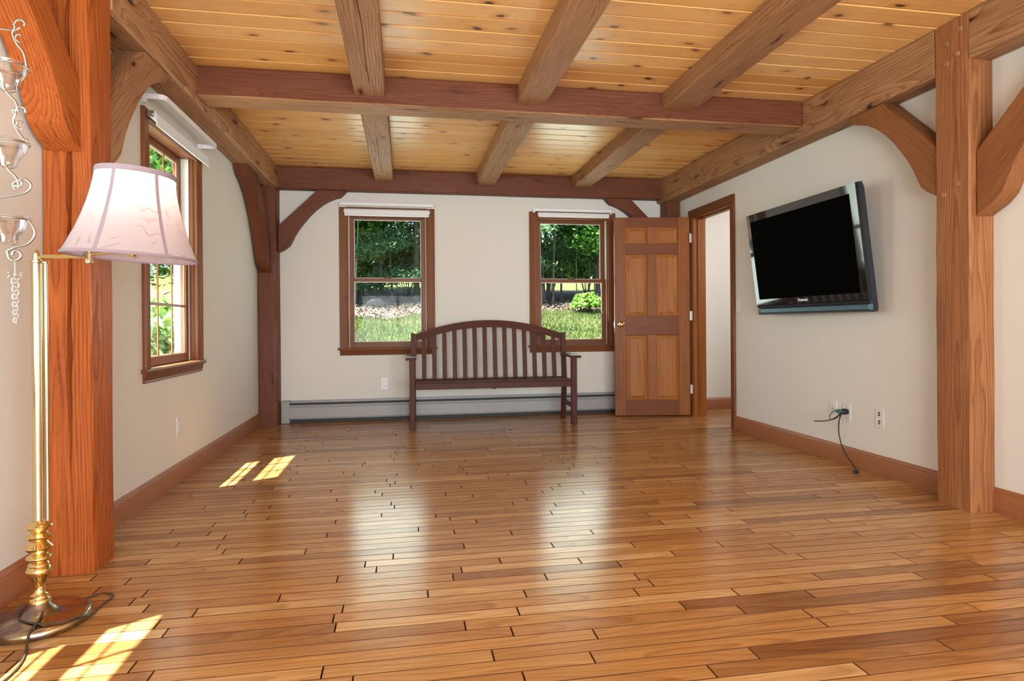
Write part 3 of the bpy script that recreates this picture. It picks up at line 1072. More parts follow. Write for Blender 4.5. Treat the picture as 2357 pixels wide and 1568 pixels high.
make_window('window_1', (W1X, YB, 0), 0, False)
make_window('window_2', (W2X, YB, 0), 0, False)
make_window('window_3', (XL, W3Y, 0), PI / 2, True)
make_window('window_4', (XL, W4Y, 0), PI / 2, True)

# big unseen windows added behind the camera to let in light
for i, (xa, xb, za, zb) in enumerate(REAR):
    t = thing('window_%d' % (5 + i), ((xa + xb) / 2, YF, 0), kind='structure')
    w = (xb - xa) / 2
    b = MB()
    for q in ((-w, -w + 0.06, za, zb), (w - 0.06, w, za, zb), (-w + 0.06, w - 0.06, za, za + 0.06), (-w + 0.06, w - 0.06, zb - 0.06, zb), (-0.025, 0.025, za + 0.06, zb - 0.06)):
        b.box(q[0], q[1], -0.10, -0.04, q[2], q[3])
    b.build('window_frame', M['trim_wood'], t)
    for s in (-1, 1):
        g = MB()
        g.box(s * 0.026, s * (w - 0.061), -0.074, -0.070, za + 0.061, zb - 0.061)
        g.build('pane', M['pane'], t)


def rod(loc, rz, half, z, out, label):
    """flat white curtain rod with returns to the wall"""
    t = thing('curtain_rod', loc, (0, 0, rz), label, 'curtain rod', 'white curtain rods over the windows')
    b = MB()
    d = out
    th = 0.007
    c = 0.03
    o_ = [(-half, -0.0005), (-half, -d + c), (-half + c * 0.3, -d + c * 0.3), (-half + c, -d), (half - c, -d), (half - c * 0.3, -d + c * 0.3), (half, -d + c), (half, -0.0005)]
    i_ = [(-half + th, -0.0005), (-half + th, -d + c), (-half + c * 0.3 + th * 0.8, -d + c * 0.3 + th * 0.8), (-half + c, -d + th), (half - c, -d + th),
          (half - c * 0.3 - th * 0.8, -d + c * 0.3 + th * 0.8), (half - th, -d + c), (half - th, -0.0005)]
    n = len(o_)
    for k in range(n - 1):
        q = [o_[k], o_[k + 1], i_[k + 1], i_[k]]
        b.prism(q, 'z', z - 0.013, z + 0.013, 'x')
    b.build('rail', M['white'], t, smooth=50)
    for s in (-1, 1):
        g = MB()
        g.box(s * (half - 0.022) - 0.010, s * (half - 0.022) + 0.010, -0.024, -0.0005, z - 0.024, z + 0.008, bev=0.002)
        g.build('bracket', M['white'], t)
    return t


def shade(loc, rz, half, zt, zb, y0, label):
    """roller shade: tube, a short drop of cloth, hem bar and two brackets"""
    t = thing('roller_shade', loc, (0, 0, rz), label, 'roller shade', 'rolled up white window shades')
    b = MB()
    b.lathe([(0, -half), (0.021, -half), (0.021, half), (0, half)], (0, y0, zt), 20, axis='x')
    b.build('roller', M['fabric_white'], t, smooth=40)
    b = MB()
    pr = [(y0 - 0.0215, zt), (y0 - 0.0225, zt - 0.012), (y0 - 0.0215, zb + 0.024), (y0 - 0.0255, zb + 0.020), (y0 - 0.0255, zb + 0.002), (y0 - 0.018, zb + 0.002), (y0 - 0.018, zb + 0.020),
          (y0 - 0.0195, zb + 0.024), (y0 - 0.0205, zt - 0.012), (y0 - 0.0195, zt)]
    b.prism(pr, 'x', -half + 0.004, half - 0.004, 'x')
    b.build('cloth', M['fabric_white'], t, smooth=40)
    b = MB()
    b.box(-half + 0.002, half - 0.002, y0 - 0.0265, y0 - 0.0170, zb, zb + 0.0075, bev=0.002)
    b.build('hem_bar', M['white'], t)
    for s in (-1, 1):
        g = MB()
        g.box(s * (half + 0.002), s * (half + 0.004), y0 - 0.012, -0.021, zt - 0.016, zt + 0.016)
        g.lathe([(0, 0), (0.009, 0), (0.009, 0.006), (0, 0.006)], (s * half + (0.004 if s > 0 else -0.010), y0, zt), 12, axis='x')
        g.build('bracket', M['silver'], t, smooth=40)
    return t


rod((W1X, YB, 0), 0, 0.458, 2.070, 0.055, 'white curtain rod over the window nearer the corner post')
rod((W2X, YB, 0), 0, 0.425, 2.058, 0.055, 'white curtain rod over the window beside the open door')
rod((XL, W3Y, 0), PI / 2, 0.455, 2.092, 0.118, 'white curtain rod over the small paned window behind the lamp')
shade((W1X, YB, 0), 0, 0.400, 2.005, 1.955, -0.046, 'white roller shade hanging lower, window nearer the corner post')
shade((W2X, YB, 0), 0, 0.368, 2.015, 1.985, -0.046, 'white roller shade rolled right up, window beside the open door')
shade((XL, W3Y, 0), PI / 2, 0.430, 2.012, 1.952, -0.046, 'white roller shade on the small paned window behind the lamp')


# ------------------------------------------------------------------ baseboards, door
def base_prof(s):
    return [(0, 0), (s * 0.014, 0), (s * 0.014, 0.092), (s * 0.012, 0.096), (s * 0.0135, 0.101), (s * 0.009, 0.108), (s * 0.008, 0.114), (s * 0.004, 0.118), (0, 0.119)]


for nm, x, s, a, e in (('baseboard_left', XL + 0.0005, 1, 2.712, 5.914), ('baseboard_left', XL + 0.0005, 1, YF, 2.534), ('baseboard_right', XR - 0.0005, -1, 2.717, 4.868), ('baseboard_right', XR - 0.0005, -1, YF, 2.519)):
    b = MB()
    p = [(x + q[0], q[1]) for q in base_prof(s)]
    b.prism(p if s < 0 else p[::-1], 'y', a, e, 'y')
    b.build(nm, M['base_wood'], smooth=40, kind='structure')
b = MB()
p = [(YB - 0.0005 + q[0], q[1]) for q in base_prof(-1)]
b.prism(p, 'x', XR + 0.131, 4.299, 'x')
b.build('baseboard_hall', M['base_wood'], smooth=40, kind='structure')

# casing and jamb of the doorway in the right wall
t = thing('trim_1', (XR, 0, 0), kind='structure')
dp = casing_profile(0.07)
for s, yy in ((-1, DOOR_Y[0] + 0.012), (1, DOOR_Y[1] - 0.012)):
    b = MB()
    poly = [(-o, yy + s * a) for a, o in dp]
    b.prism(poly if s < 0 else poly[::-1], 'z', 0, 1.945, 'z')
    b.build('casing', M['trim_wood'], t, smooth=40)
b = MB()
b.prism([(-o, 1.945 + a) for a, o in dp], 'y', DOOR_Y[0] + 0.012 - 0.07, DOOR_Y[1] - 0.012 + 0.07, 'y')
b.build('casing', M['trim_wood'], t, smooth=40)
for y0, y1, z0, z1 in ((DOOR_Y[0], DOOR_Y[0] + 0.018, 0, 1.937), (DOOR_Y[1] - 0.018, DOOR_Y[1], 0, 1.937), (DOOR_Y[0], DOOR_Y[1], 1.937, 1.955)):
    b = MB()
    b.box(0, 0.13, y0, y1, z0, z1)
    b.build('jamb', M['door_wood'], t)
for y0, y1, z0, z1 in ((DOOR_Y[0] + 0.018, DOOR_Y[0] + 0.030, 0, 1.925), (DOOR_Y[1] - 0.030, DOOR_Y[1] - 0.018, 0, 1.925), (DOOR_Y[0] + 0.018, DOOR_Y[1] - 0.018, 1.925, 1.937)):
    b = MB()
    b.box(0.045, 0.082, y0, y1, z0, z1)
    b.build('stop', M['door_wood'], t)
b = MB()
b.box(0.012, 0.034, DOOR_Y[0] + 0.018, DOOR_Y[0] + 0.0205, 0.87, 0.93)
b.build('strike_plate', M['brass'], t)

# the open six panel door: local x runs from the hinge to the free edge, local +y faces the camera
DW, DT, Z0, Z1 = 0.735, 0.035, 0.012, 1.950
door = thing('door_1', (2.752, 5.652, 0), (0, 0, math.atan2(0.125, -0.735)), kind='structure')
dw = M['door_wood']


def dbox(name, x0, x1, z0, z1, gax):
    b = MB()
    b.box(x0, x1, -DT, 0, z0, z1, gax, bev=0.0015)
    return b.build(name, M['door_rail'] if name == 'rail' else dw, door)


SL, SR, MU = 0.108, 0.108, (0.325, 0.413)
dbox('stile', 0, SL, Z0, Z1, 'z')
dbox('stile', DW - SR, DW, Z0, Z1, 'z')
rails = [(Z0, 0.165), (0.800, 0.985), (1.590, 1.690), (1.855, Z1)]
for z0, z1 in rails:
    dbox('rail', SL, DW - SR, z0, z1, 'x')
for z0, z1 in zip([q[1] for q in rails[:-1]], [q[0] for q in rails[1:]]):
    dbox('mullion', MU[0], MU[1], z0, z1, 'z')
    for x0, x1 in ((SL, MU[0]), (MU[1], DW - SR)):
        b = MB()
        # raised panel: sticking at the edge, deep groove, sloping field
        lev = [(0.0, -0.003), (0.008, -0.012), (0.012, -0.012), (0.038, -0.0045), (0.040, -0.0035)]
        v, f = [], []
        for d_, y_ in lev:
            v += [(x0 + d_, y_, z0 + d_), (x1 - d_, y_, z0 + d_), (x1 - d_, y_, z1 - d_), (x0 + d_, y_, z1 - d_)]
        v += [(x0, -DT + 0.003, z0), (x1, -DT + 0.003, z0), (x1, -DT + 0.003, z1), (x0, -DT + 0.003, z1)]
        for k in range(4):
            for q in range(4):
                q2 = (q + 1) % 4
                f.append((k * 4 + q, (k + 1) * 4 + q, (k + 1) * 4 + q2, k * 4 + q2))
        f += [(16, 19, 18, 17), (20, 21, 22, 23)]
        for q in range(4):
            q2 = (q + 1) % 4
            f.append((q, q2, 20 + q2, 20 + q))
        b.add(v, f, 'z' if z1 - z0 > 0.2 else 'x')
        b.build('panel', M['door_panel'], door)
b = MB()
b.lathe([(0, 0.0), (0.030, 0.0), (0.030, 0.004), (0.024, 0.008), (0.011, 0.010), (0.011, 0.030), (0.020, 0.036), (0.027, 0.046), (0.028, 0.054), (0.024, 0.063), (0.014, 0.069), (0, 0.070)],
        (DW - 0.058, 0.0005, 0.905), 24, axis='y')
b.build('knob', M['brass'], door, smooth=30)
b = MB()
b.box(DW - 0.0005, DW + 0.003, -0.029, -0.006, 0.875, 0.935)
b.lathe([(0, 0), (0.006, 0), (0.004, 0.010), (0, 0.011)], (DW + 0.003, -0.0175, 0.905), 12, axis='x')
b.build('latch', M['silver'], door, smooth=30)
for zz in (0.265, 0.985, 1.745):
    b = MB()
    b.tube([(-0.004, 0.004, zz - 0.045), (-0.004, 0.004, zz + 0.045)], 0.0055, 10)
    b.box(-0.0035, -0.0005, -0.030, 0.0, zz - 0.044, zz + 0.044)
    b.box(-0.026, -0.006, -0.003, -0.001, zz - 0.044, zz + 0.044)
    b.build('hinge', M['silver'], door, smooth=40)

# hall beyond the doorway: a brace at the head of its far wall
brace(M['timber_red'], 'y', XR + 0.131, 2.36, 1, 5.99, 6.086, 'dark brace glimpsed through the doorway in the hall', 1.0)

# ------------------------------------------------------------------ baseboard heater
ht = thing('baseboard_heater', (-1.128, YB, 0), label='long pale metal baseboard heater with rust spots under the far windows', cat='heater')
HL = 3.75
b = MB(); b.box(0.06, HL, -0.006, -0.0005, 0.03, 0.205); b.build('back_panel', M['heater'], ht)
b = MB()
b.prism([(-0.016, 0.203), (-0.016, 0.206), (-0.0065, 0.210), (-0.0065, 0.206)], 'x', 0.06, HL, 'x')
b.build('top_lip', M['heater'], ht)
b = MB(); b.box(0.065, HL, -0.046, -0.0125, 0.075, 0.186); b.build('fin_element', M['dark'], ht)
b = MB()
b.prism([(-0.056, 0.172), (-0.061, 0.168), (-0.061, 0.153), (-0.057, 0.153), (-0.057, 0.166), (-0.053, 0.170)], 'x', 0.06, HL, 'x')
b.build('damper', plain('damper_grey', (0.28, 0.28, 0.29), 0.4), ht)
for xa, xb in ((0.058, 1.478), (1.4785, 1.515), (1.5155, HL)):
    b = MB()
    j = 0.0012 if xb - xa < 0.1 else 0
    b.prism([(-0.058 - j, 0.046), (-0.062 - j, 0.050), (-0.062 - j, 0.146), (-0.056 - j, 0.152), (-0.053, 0.152), (-0.058, 0.143), (-0.058, 0.052), (-0.052, 0.046)], 'x', xa, xb, 'x')
    b.build('front_cover', M['heater'], ht)
b = MB()
b.prism([(-0.0005, 0.004), (-0.066, 0.004), (-0.066, 0.190), (-0.058, 0.205), (-0.040, 0.213), (-0.0005, 0.213)], 'x', 0.0, 0.064, 'x')
b.build('end_cap', M['heater'], ht)
b = MB(); b.box(0.07, HL, -0.030, -0.012, 0.001, 0.03); b.build('bracket_foot', M['dark'], ht)


# ------------------------------------------------------------------ wall plates
def plate(name, loc, rz, kind, label, cat, w=0.071, h=0.116):
    t = thing(name, loc, (0, 0, rz), label, cat, 'electrical plates on the walls')
    b = MB()
    b.box(-w / 2, w / 2, -0.006, -0.0003, -h / 2, h / 2, bev=0.0025)
    b.build('cover_plate', M['plate'], t)
    if kind == 'duplex':
        for s in (-1, 1):
            zc = s * 0.0195
            b = MB()
            o = []
            for i in range(20):
                a = 2 * PI * i / 20
                o.append((0.0172 * math.cos(a), zc + max(-0.0135, min(0.0135, 0.0172 * math.sin(a)))))
            b.prism(o, 'y', -0.0085, -0.0055)
            rc = b.build('receptacle', M['plate'], t)
            b = MB()
            b.box(-0.0078, -0.0056, -0.0089, -0.0086, zc - 0.001, zc + 0.008)
            b.box(0.0056, 0.0074, -0.0089, -0.0086, zc, zc + 0.0072)
            b.lathe([(0, 0), (0.0027, 0), (0.0027, 0.0004)], (0, -0.0090, zc - 0.0072), 10, axis='y')
            b.build('slot', M['dark'], rc)
        b = MB(); b.lathe([(0, 0), (0.0034, 0), (0.0034, 0.0015)], (0, -0.0075, 0), 10, axis='y'); b.build('screw', M['silver'], t)
    elif kind == 'jacks':
        for zc, rr in ((0.032, 0.005), (0.018, 0.0055), (-0.018, 0.0055), (-0.032, 0.0045)):
            b = MB()
            b.lathe([(0, -0.004), (rr, -0.004), (rr, 0.0015)], (0, -0.0065, zc), 12, axis='y')
            b.build('jack', M['dark'], t, smooth=40)
        for xx in (-0.007, 0.007):
            b = MB(); b.lathe([(0, -0.001), (0.0022, -0.001), (0.0022, 0.0005)], (xx, -0.0065, -0.024), 8, axis='y'); b.build('screw', M['dark'], t)
    elif kind == 'blank':
        for zc in (0.036, -0.036):
            b = MB(); b.lathe([(0, -0.001), (0.0036, -0.001), (0.0036, 0.0006)], (0, -0.0065, zc), 10, axis='y'); b.build('screw', M['dark'], t)
    elif kind == 'switch':
        b = MB(); b.box(-0.006, 0.006, -0.0075, -0.0055, -0.013, 0.013); b.build('bezel', M['plate'], t)
        b = MB(); b.prism([(-0.0074, -0.006), (-0.018, 0.004), (-0.017, 0.008), (-0.0074, 0.006)], 'x', -0.004, 0.004); b.build('toggle', M['plug'], t)
        for zc in (0.030, -0.030):
            b = MB(); b.lathe([(0, -0.001), (0.003, -0.001), (0.003, 0.0006)], (0, -0.0065, zc), 10, axis='y'); b.build('screw', M['dark'], t)
    elif kind == 'rocker':
        b = MB(); b.box(-0.0165, 0.0165, -0.0075, -0.0055, -0.033, 0.033); b.build('bezel', M['plate'], t)
        for zc in (0.016, -0.016):
            b = MB(); b.box(-0.006, 0.006, -0.0080, -0.0076, zc - 0.008, zc + 0.008); b.build('jack', M['dark'] if False else M['white'], t)
    return t


plate('wall_outlet', (-0.195, YB, 0.348), 0, 'duplex', 'white duplex outlet above the baseboard heater', 'outlet')
plate('wall_outlet', (XL, 3.907, 0.330), PI / 2, 'rocker', 'white outlet plate low under the small paned window', 'outlet')
plate('wall_outlet', (XR, 3.650, 0.338), -PI / 2, 'duplex', 'white duplex outlet under the television, beside the plate with cables', 'outlet')
plate('wall_outlet', (XR, 3.524, 0.337), -PI / 2, 'blank', 'white wall plate with black cables plugged into it', 'outlet')
plate('wall_outlet', (XR, 3.246, 0.340), -PI / 2, 'jacks', 'white wall plate with small round jacks, nearest the oak post', 'outlet')
plate('light_switch', (XR, 4.822, 1.057), -PI / 2, 'switch', 'white toggle light switch beside the doorway casing', 'switch')

# black cables from the plate
t = thing('cable_plug', (XR - 0.0065, 3.524, 0.342), label='black round plug with two loose cords in the wall plate', cat='cable')
b = MB()
b.lathe([(0, 0), (0.017, 0), (0.019, -0.006), (0.019, -0.030), (0.014, -0.040), (0.011, -0.048), (0.0, -0.050)], (XR - 0.0066, 3.518, 0.342), 18, axis='x')
b.build('plug_body', M['black'], t, smooth=35, local=False)
b = MB()
b.tube([(XR - 0.045, 3.516, 0.342), (XR - 0.055, 3.530, 0.343), (XR - 0.060, 3.545, 0.342)], [0.013, 0.0125, 0.010], 14)
b.build('connector', M['green_band'], t, smooth=40, local=False)
b = MB()
b.tube(spline([(2.742, 3.512, 0.335), (2.735, 3.524, 0.300), (2.735, 3.534, 0.255), (2.738, 3.536, 0.205), (2.740, 3.520, 0.142), (2.738, 3.480, 0.085), (2.722, 3.410, 0.048), (2.702, 3.350, 0.026), (2.690, 3.325, 0.014)], 6), 0.0036, 8)
b.build('cord', M['black'], t, smooth=60, local=False)
b = MB()
b.box(2.662, 2.690, 3.296, 3.322, 0.001, 0.020, bev=0.005)
b.build('plug_end', M['black'], t, local=False)
b = MB()
b.tube(spline([(2.735, 3.512, 0.338), (2.720, 3.530, 0.310), (2.715, 3.576, 0.284), (2.712, 3.648, 0.264), (2.708, 3.735, 0.250)], 6), 0.0036, 8)
b.build('cord', M['black'], t, smooth=60, local=False)
b = MB()
b.tube(spline([(2.728, 3.516, 0.352), (2.71, 3.505, 0.357), (2.70, 3.548, 0.336), (2.70, 3.573, 0.304), (2.703, 3.560, 0.286), (2.71, 3.510, 0.308), (2.73, 3.505, 0.335)], 6), 0.0022, 8)
b.build('cord', M['black'], t, smooth=60, local=False)

# ------------------------------------------------------------------ wall television (tilted forward on its bracket)
tv = thing('wall_television', (2.660, 3.742, 0.970), (R(7.3), 0, -PI / 2), 'black flat television with glossy frame, tilted forward on the wall', 'television')
TW, TH = 1.151, 0.757
b = MB()
sx0, sx1, sz0, sz1 = -0.532, 0.520, 0.118, 0.703
for q in ((-TW / 2, sx0, 0.075, TH), (sx1, TW / 2, 0.075, TH), (sx0, sx1, 0.075, sz0), (sx0, sx1, sz1, TH)):
    b.box(q[0], q[1], 0.0, 0.020, q[2], q[3])
b.build('bezel', M['bezel'], tv)
b = MB(); b.box(sx0, sx1, 0.003, 0.012, sz0, sz1); b.build('screen', M['screen'], tv)
b = MB()
b.prism([(0.012, 0.0745), (0.001, 0.070), (0.006, 0.054), (0.018, 0.050), (0.03, 0.050), (0.03, 0.0745)], 'x', -TW / 2, TW / 2, 'x')
b.build('lower_lip', M['navy'], tv, smooth=40)
b = MB()
b.prism([(0.004, 0.014), (-0.004, 0.020), (-0.004, 0.044), (0.004, 0.0495), (0.03, 0.0495), (0.03, 0.014)], 'x', -TW / 2 + 0.014, TW / 2 - 0.005, 'x')
bar = b.build('speaker_bar', M['tealbar'], tv, smooth=40)
b = MB()
for xx in (-0.545, -0.530):
    b.box(xx - 0.004, xx + 0.004, -0.0052, -0.0040, 0.024, 0.040)
b.build('button', M['navy'], bar)
b = MB()
b.prism([(0.0202, 0.0), (0.003, 0.006), (0.003, 0.0135), (0.0302, 0.0138), (0.0302, 0.050), (0.0202, 0.075), (0.0202, TH + 0.003), (0.045, TH + 0.003), (0.056, TH - 0.03), (0.056, 0.02), (0.048, 0.0)], 'x',
        -TW / 2 - 0.002, TW / 2 + 0.002, 'x')
b.build('cabinet', M['navy'], tv, smooth=30)
b = MB()
b.box(-0.42, 0.42, 0.0565, 0.090, 0.10, 0.62, bev=0.012)
b.build('rear_housing', M['navy'], tv)
b = MB()
for xx in (-0.2, 0.2):
    b.box(xx - 0.02, xx + 0.02, 0.0905, 0.100, 0.20, 0.55)
b.box(-0.22, 0.22, 0.1005, 0.122, 0.29, 0.33)
b.build('mount', M['black'], tv)
tc = bpy.data.curves.new('maker_lettering', 'FONT')
tc.body = 'Panasonic'
tc.size = 0.026
tc.align_x = 'CENTER'
tc.extrude = 0.0004
tc.offset = 0.0006
to = bpy.data.objects.new('lettering_source', tc)
COL.objects.link(to)
bpy.context.view_layer.update()
me = bpy.data.meshes.new_from_object(to.evaluated_get(bpy.context.evaluated_depsgraph_get()))
bpy.data.objects.remove(to)
me.materials.clear()
me.materials.append(M['letter'])
lo = bpy.data.objects.new('lettering', me)
COL.objects.link(lo)
lo.parent = tv
lo.location = (-0.020, -0.0008, 0.090)
lo.rotation_euler = (PI / 2, 0, 0)

# ------------------------------------------------------------------ bench
be = thing('garden_bench', (0.788, 5.428, 0), (0, 0, R(-1.3)), 'dark stained wooden bench with arched slatted back in front of the far wall', 'bench')
bw = M['bench_wood']


def bpart(name, mb):
    return mb.build(name, bw, be, smooth=35)


for s in (-1, 1):
    b = MB(); b.box(s * 0.701, s * 0.751, 0.0, 0.048, 0, 0.605, bev=0.003); bpart('leg', b)
    b = MB()
    pr = [(0.405, 0.0), (0.447, 0.0), (0.392, 0.400), (0.412, 0.60), (0.436, 0.818), (0.428, 0.832), (0.408, 0.834), (0.396, 0.824), (0.374, 0.60), (0.344, 0.405), (0.346, 0.370)]
    b.prism(pr if s < 0 else pr, 'x', s * 0.697 if s < 0 else 0.697, s * 0.740 if s < 0 else 0.740, 'z')
    bpart('leg', b)
    b = MB()
    ar = [(-0.034, 0.606), (-0.034, 0.618), (-0.026, 0.628), (0.12, 0.634), (0.26, 0.628), (0.412, 0.634), (0.412, 0.612), (0.26, 0.606), (0.12, 0.612)]
    b.prism(ar, 'x', s * 0.690 if s > 0 else -0.782, 0.782 if s > 0 else -0.690, 'y')
    bpart('armrest', b)
    b = MB(); b.box(s * 0.708, s * 0.732, 0.0485, 0.402, 0.150, 0.188, bev=0.002); bpart('stretcher', b)
    b = MB(); b.box(s * 0.706, s * 0.732, 0.0485, 0.345, 0.335, 0.385, bev=0.002); bpart('side_rail', b)
b = MB(); b.box(-0.7005, 0.7005, 0.010, 0.034, 0.345, 0.402, bev=0.003); bpart('front_rail', b)
b = MB(); b.box(-0.012, 0.012, 0.036, 0.330, 0.336, 0.382, bev=0.002); bpart('centre_rail', b)
b = MB(); b.box(-0.6965, 0.6965, 0.340, 0.362, 0.372, 0.412, bev=0.002); bpart('back_rail', b)
for k, (y0, z0) in enumerate(((-0.012, 0.4025), (0.064, 0.398), (0.140, 0.394), (0.216, 0.394), (0.282, 0.397))):
    b = MB(); b.box(-0.698, 0.698, y0, y0 + (0.068 if k < 4 else 0.054), z0 - (0.0 if k == 0 else 0.011), z0 + 0.016, bev=0.003); bpart('seat_slat', b)


def arch(x):
    return 0.829 + 0.131 * (1 - (x / 0.70) ** 2)


b = MB()
N = 28
top, bot = [], []
for i in range(N + 1):
    x = -0.696 + 1.392 * i / N
    top.append((x, arch(x) - 0.004))
    bot.append((x, arch(x) - 0.072))
v, f, gc = [], [], []
for i in range(N + 1):
    x = top[i][0]
    for (z, dy) in ((top[i][1], 0.398), (top[i][1], 0.424), (bot[i][1], 0.418), (bot[i][1], 0.392)):
        lean = (z - 0.60) * 0.10
        v.append((x, dy + lean - 0.012, z))
        gc.append((x, dy, z - arch(x)))
for i in range(N):
    for q in range(4):
        q2 = (q + 1) % 4
        f.append((i * 4 + q, i * 4 + q2, (i + 1) * 4 + q2, (i + 1) * 4 + q))
f += [(3, 2, 1, 0), (N * 4, N * 4 + 1, N * 4 + 2, N * 4 + 3)]
b.add(v, f, gc=gc)
bpart('top_rail', b)
for k in range(14):
    xc = -0.619 + k * 0.0953
    b = MB()
    z1 = arch(xc) - 0.066
    w = 0.0205
    b.prism([(0.344, 0.408), (0.357, 0.408), (0.3975 + (z1 - 0.60) * 0.10, z1), (0.3840 + (z1 - 0.60) * 0.10, z1)], 'x', xc - w, xc + w, 'z')
    bpart('back_slat', b)

# ------------------------------------------------------------------ swing-arm floor lamp
LX, LY = -1.122, 2.135
lamp = thing('floor_lamp', (LX, LY, 0), label='brass swing arm floor lamp with pink damask bell shade', cat='lamp')
b = MB()
b.lathe([(0, 0.0005), (0.128, 0.0005), (0.134, 0.004), (0.137, 0.012), (0.136, 0.022), (0.131, 0.029), (0.122, 0.031), (0.110, 0.028), (0.096, 0.031), (0.080, 0.033), (0.060, 0.036), (0.045, 0.044), (0.034, 0.058), (0.028, 0.070), (0, 0.071)],
        (0, 0, 0), 64)
b.build('base', M['tarnish'], lamp, smooth=50)
b = MB()
pf = [(0.030, 0.068), (0.031, 0.076), (0.026, 0.082), (0.022, 0.088), (0.023, 0.092), (0.017, 0.097), (0.0155, 0.112), (0.0165, 0.125), (0.021, 0.140), (0.029, 0.152), (0.0335, 0.163), (0.0340, 0.170), (0.030, 0.177), (0.027, 0.181),
      (0.0285, 0.185), (0.027, 0.188), (0.023, 0.193), (0.026, 0.199), (0.032, 0.203), (0.0335, 0.208), (0.031, 0.212), (0.026, 0.215), (0.0225, 0.219), (0.025, 0.226), (0.033, 0.233), (0.037, 0.239), (0.033, 0.245), (0.026, 0.252), (0.0225, 0.258),
      (0.026, 0.264), (0.033, 0.270), (0.034, 0.274), (0.027, 0.280), (0.0215, 0.286), (0.024, 0.292), (0.031, 0.298), (0.0365, 0.304), (0.034, 0.309), (0.024, 0.314), (0.018, 0.318), (0.0155, 0.322)]
b.lathe(pf, (0, 0, 0), 36)
b.build('turned_stem', M['brass'], lamp, smooth=50)
b = MB(); b.lathe([(0.0148, 0.320), (0.0148, 1.118), (0.019, 1.120), (0.019, 1.124), (0.012, 1.126), (0.011, 1.148), (0.006, 1.154), (0.003, 1.160), (0, 1.161)], (0, 0, 0), 24)
b.build('pole', M['satin_brass'], lamp, smooth=35)
b = MB(); b.tube([(0.024, 0.004, 0.318), (0.024, 0.004, 1.118)], 0.0052, 10)
b.lathe([(0.0055, 1.118), (0.009, 1.119), (0.009, 1.122), (0, 1.123)], (0.024, 0.004, 0), 12)
b.build('cord_tube', M['satin_brass'], lamp, smooth=40)
J0 = Vector((0.006, 0, 1.137)); J1 = Vector((0.180, -0.070, 1.134)); J2 = Vector((0.328, -0.135, 1.146))
b = MB(); b.tube([J0, J1], 0.0068, 12); b.build('swing_arm', M['brass'], lamp, smooth=40)
b = MB(); b.lathe([(0, 1.108), (0.007, 1.110), (0.0105, 1.114), (0.0105, 1.150), (0.007, 1.155), (0, 1.157)], (J1.x, J1.y, 0), 18); b.build('joint', M['satin_brass'], lamp, smooth=35)
b = MB(); b.tube([J1 + Vector((0, 0, 0.008)), J2], 0.0062, 12); b.build('swing_arm', M['brass'], lamp, smooth=40)
b = MB(); b.lathe([(0, 1.126), (0.006, 1.127), (0.011, 1.133), (0.011, 1.160), (0.014, 1.162), (0.014, 1.200), (0.018, 1.204), (0.018, 1.235), (0, 1.236)], (J2.x, J2.y, 0), 18); b.build('socket', M['brass'], lamp, smooth=35)
b = MB(); b.lathe([(0, 1.225), (0.013, 1.226), (0.014, 1.245), (0.028, 1.275), (0.030, 1.290), (0.022, 1.315), (0, 1.324)], (J2.x, J2.y, 0), 20)
km = NT('bulb_glass')
em = km.n('ShaderNodeEmission'); em.inputs[0].default_value = (1.0, 0.86, 0.68, 1); em.inputs[1].default_value = 12.0
b.build('bulb', km.out(em.outputs[0]), lamp, smooth=60)
# the bell shade: eight panels, tape over the seams, rolled hems; it leans a little
ZB, ZT = 1.124, 1.372
tilt = Matrix.Rotation(R(3.2), 4, Vector((0.10, 0.985, 0)))
sc = Vector((J2.x + 0.004, J2.y, 0))


def bell(t_):
    return 0.103 + 0.066 * (1 - t_) ** 1.6 + 0.006 * (1 - t_)


def sh(r_, an, z):
    p = Vector((r_ * math.cos(an), r_ * math.sin(an), z - 1.25))
    return sc + tilt @ p + Vector((0, 0, 1.25))


SEG, PAN, A0 = 66, 6, R(-99)
v, f, gc = [], [], []
NZ = 18
for i in range(NZ + 1):
    t_ = i / NZ
    z = ZB + (ZT - ZB) * t_
    for s in range(SEG):
        an = A0 + 2 * PI * s / SEG
        fr = (s % (SEG // PAN)) / (SEG // PAN)
        sag = 1 - 0.022 * math.sin(PI * fr) * math.sin(PI * min(1, t_ * 1.05))
        rr = bell(t_) * sag * (1 + 0.14 * 0)
        v.append(sh(rr, an, z))
        gc.append((s / SEG * 1.1, z, 0.3 * math.sin(an)))
for i in range(NZ):
    for s in range(SEG):
        s2 = (s + 1) % SEG
        f.append((i * SEG + s, i * SEG + s2, (i + 1) * SEG + s2, (i + 1) * SEG + s))
b = MB(); b.add(v, f, gc=gc)
sh_o = b.build('lamp_shade', M['shade'], lamp, smooth=60, label='pink damask bell shade')
for p in range(PAN):
    an = A0 + 2 * PI * p / PAN
    b = MB()
    vv, ff = [], []
    for i in range(NZ + 1):
        t_ = i / NZ
        z = ZB + (ZT - ZB) * t_
        rr = bell(t_) + 0.0012
        hw_ = 0.0048 / rr
        vv += [sh(rr, an - hw_, z), sh(rr, an + hw_, z)]
    for i in range(NZ):
        ff.append((2 * i, 2 * i + 1, 2 * i + 3, 2 * i + 2))
    b.add(vv, ff)
    b.build('seam_tape', M['tape'], sh_o)
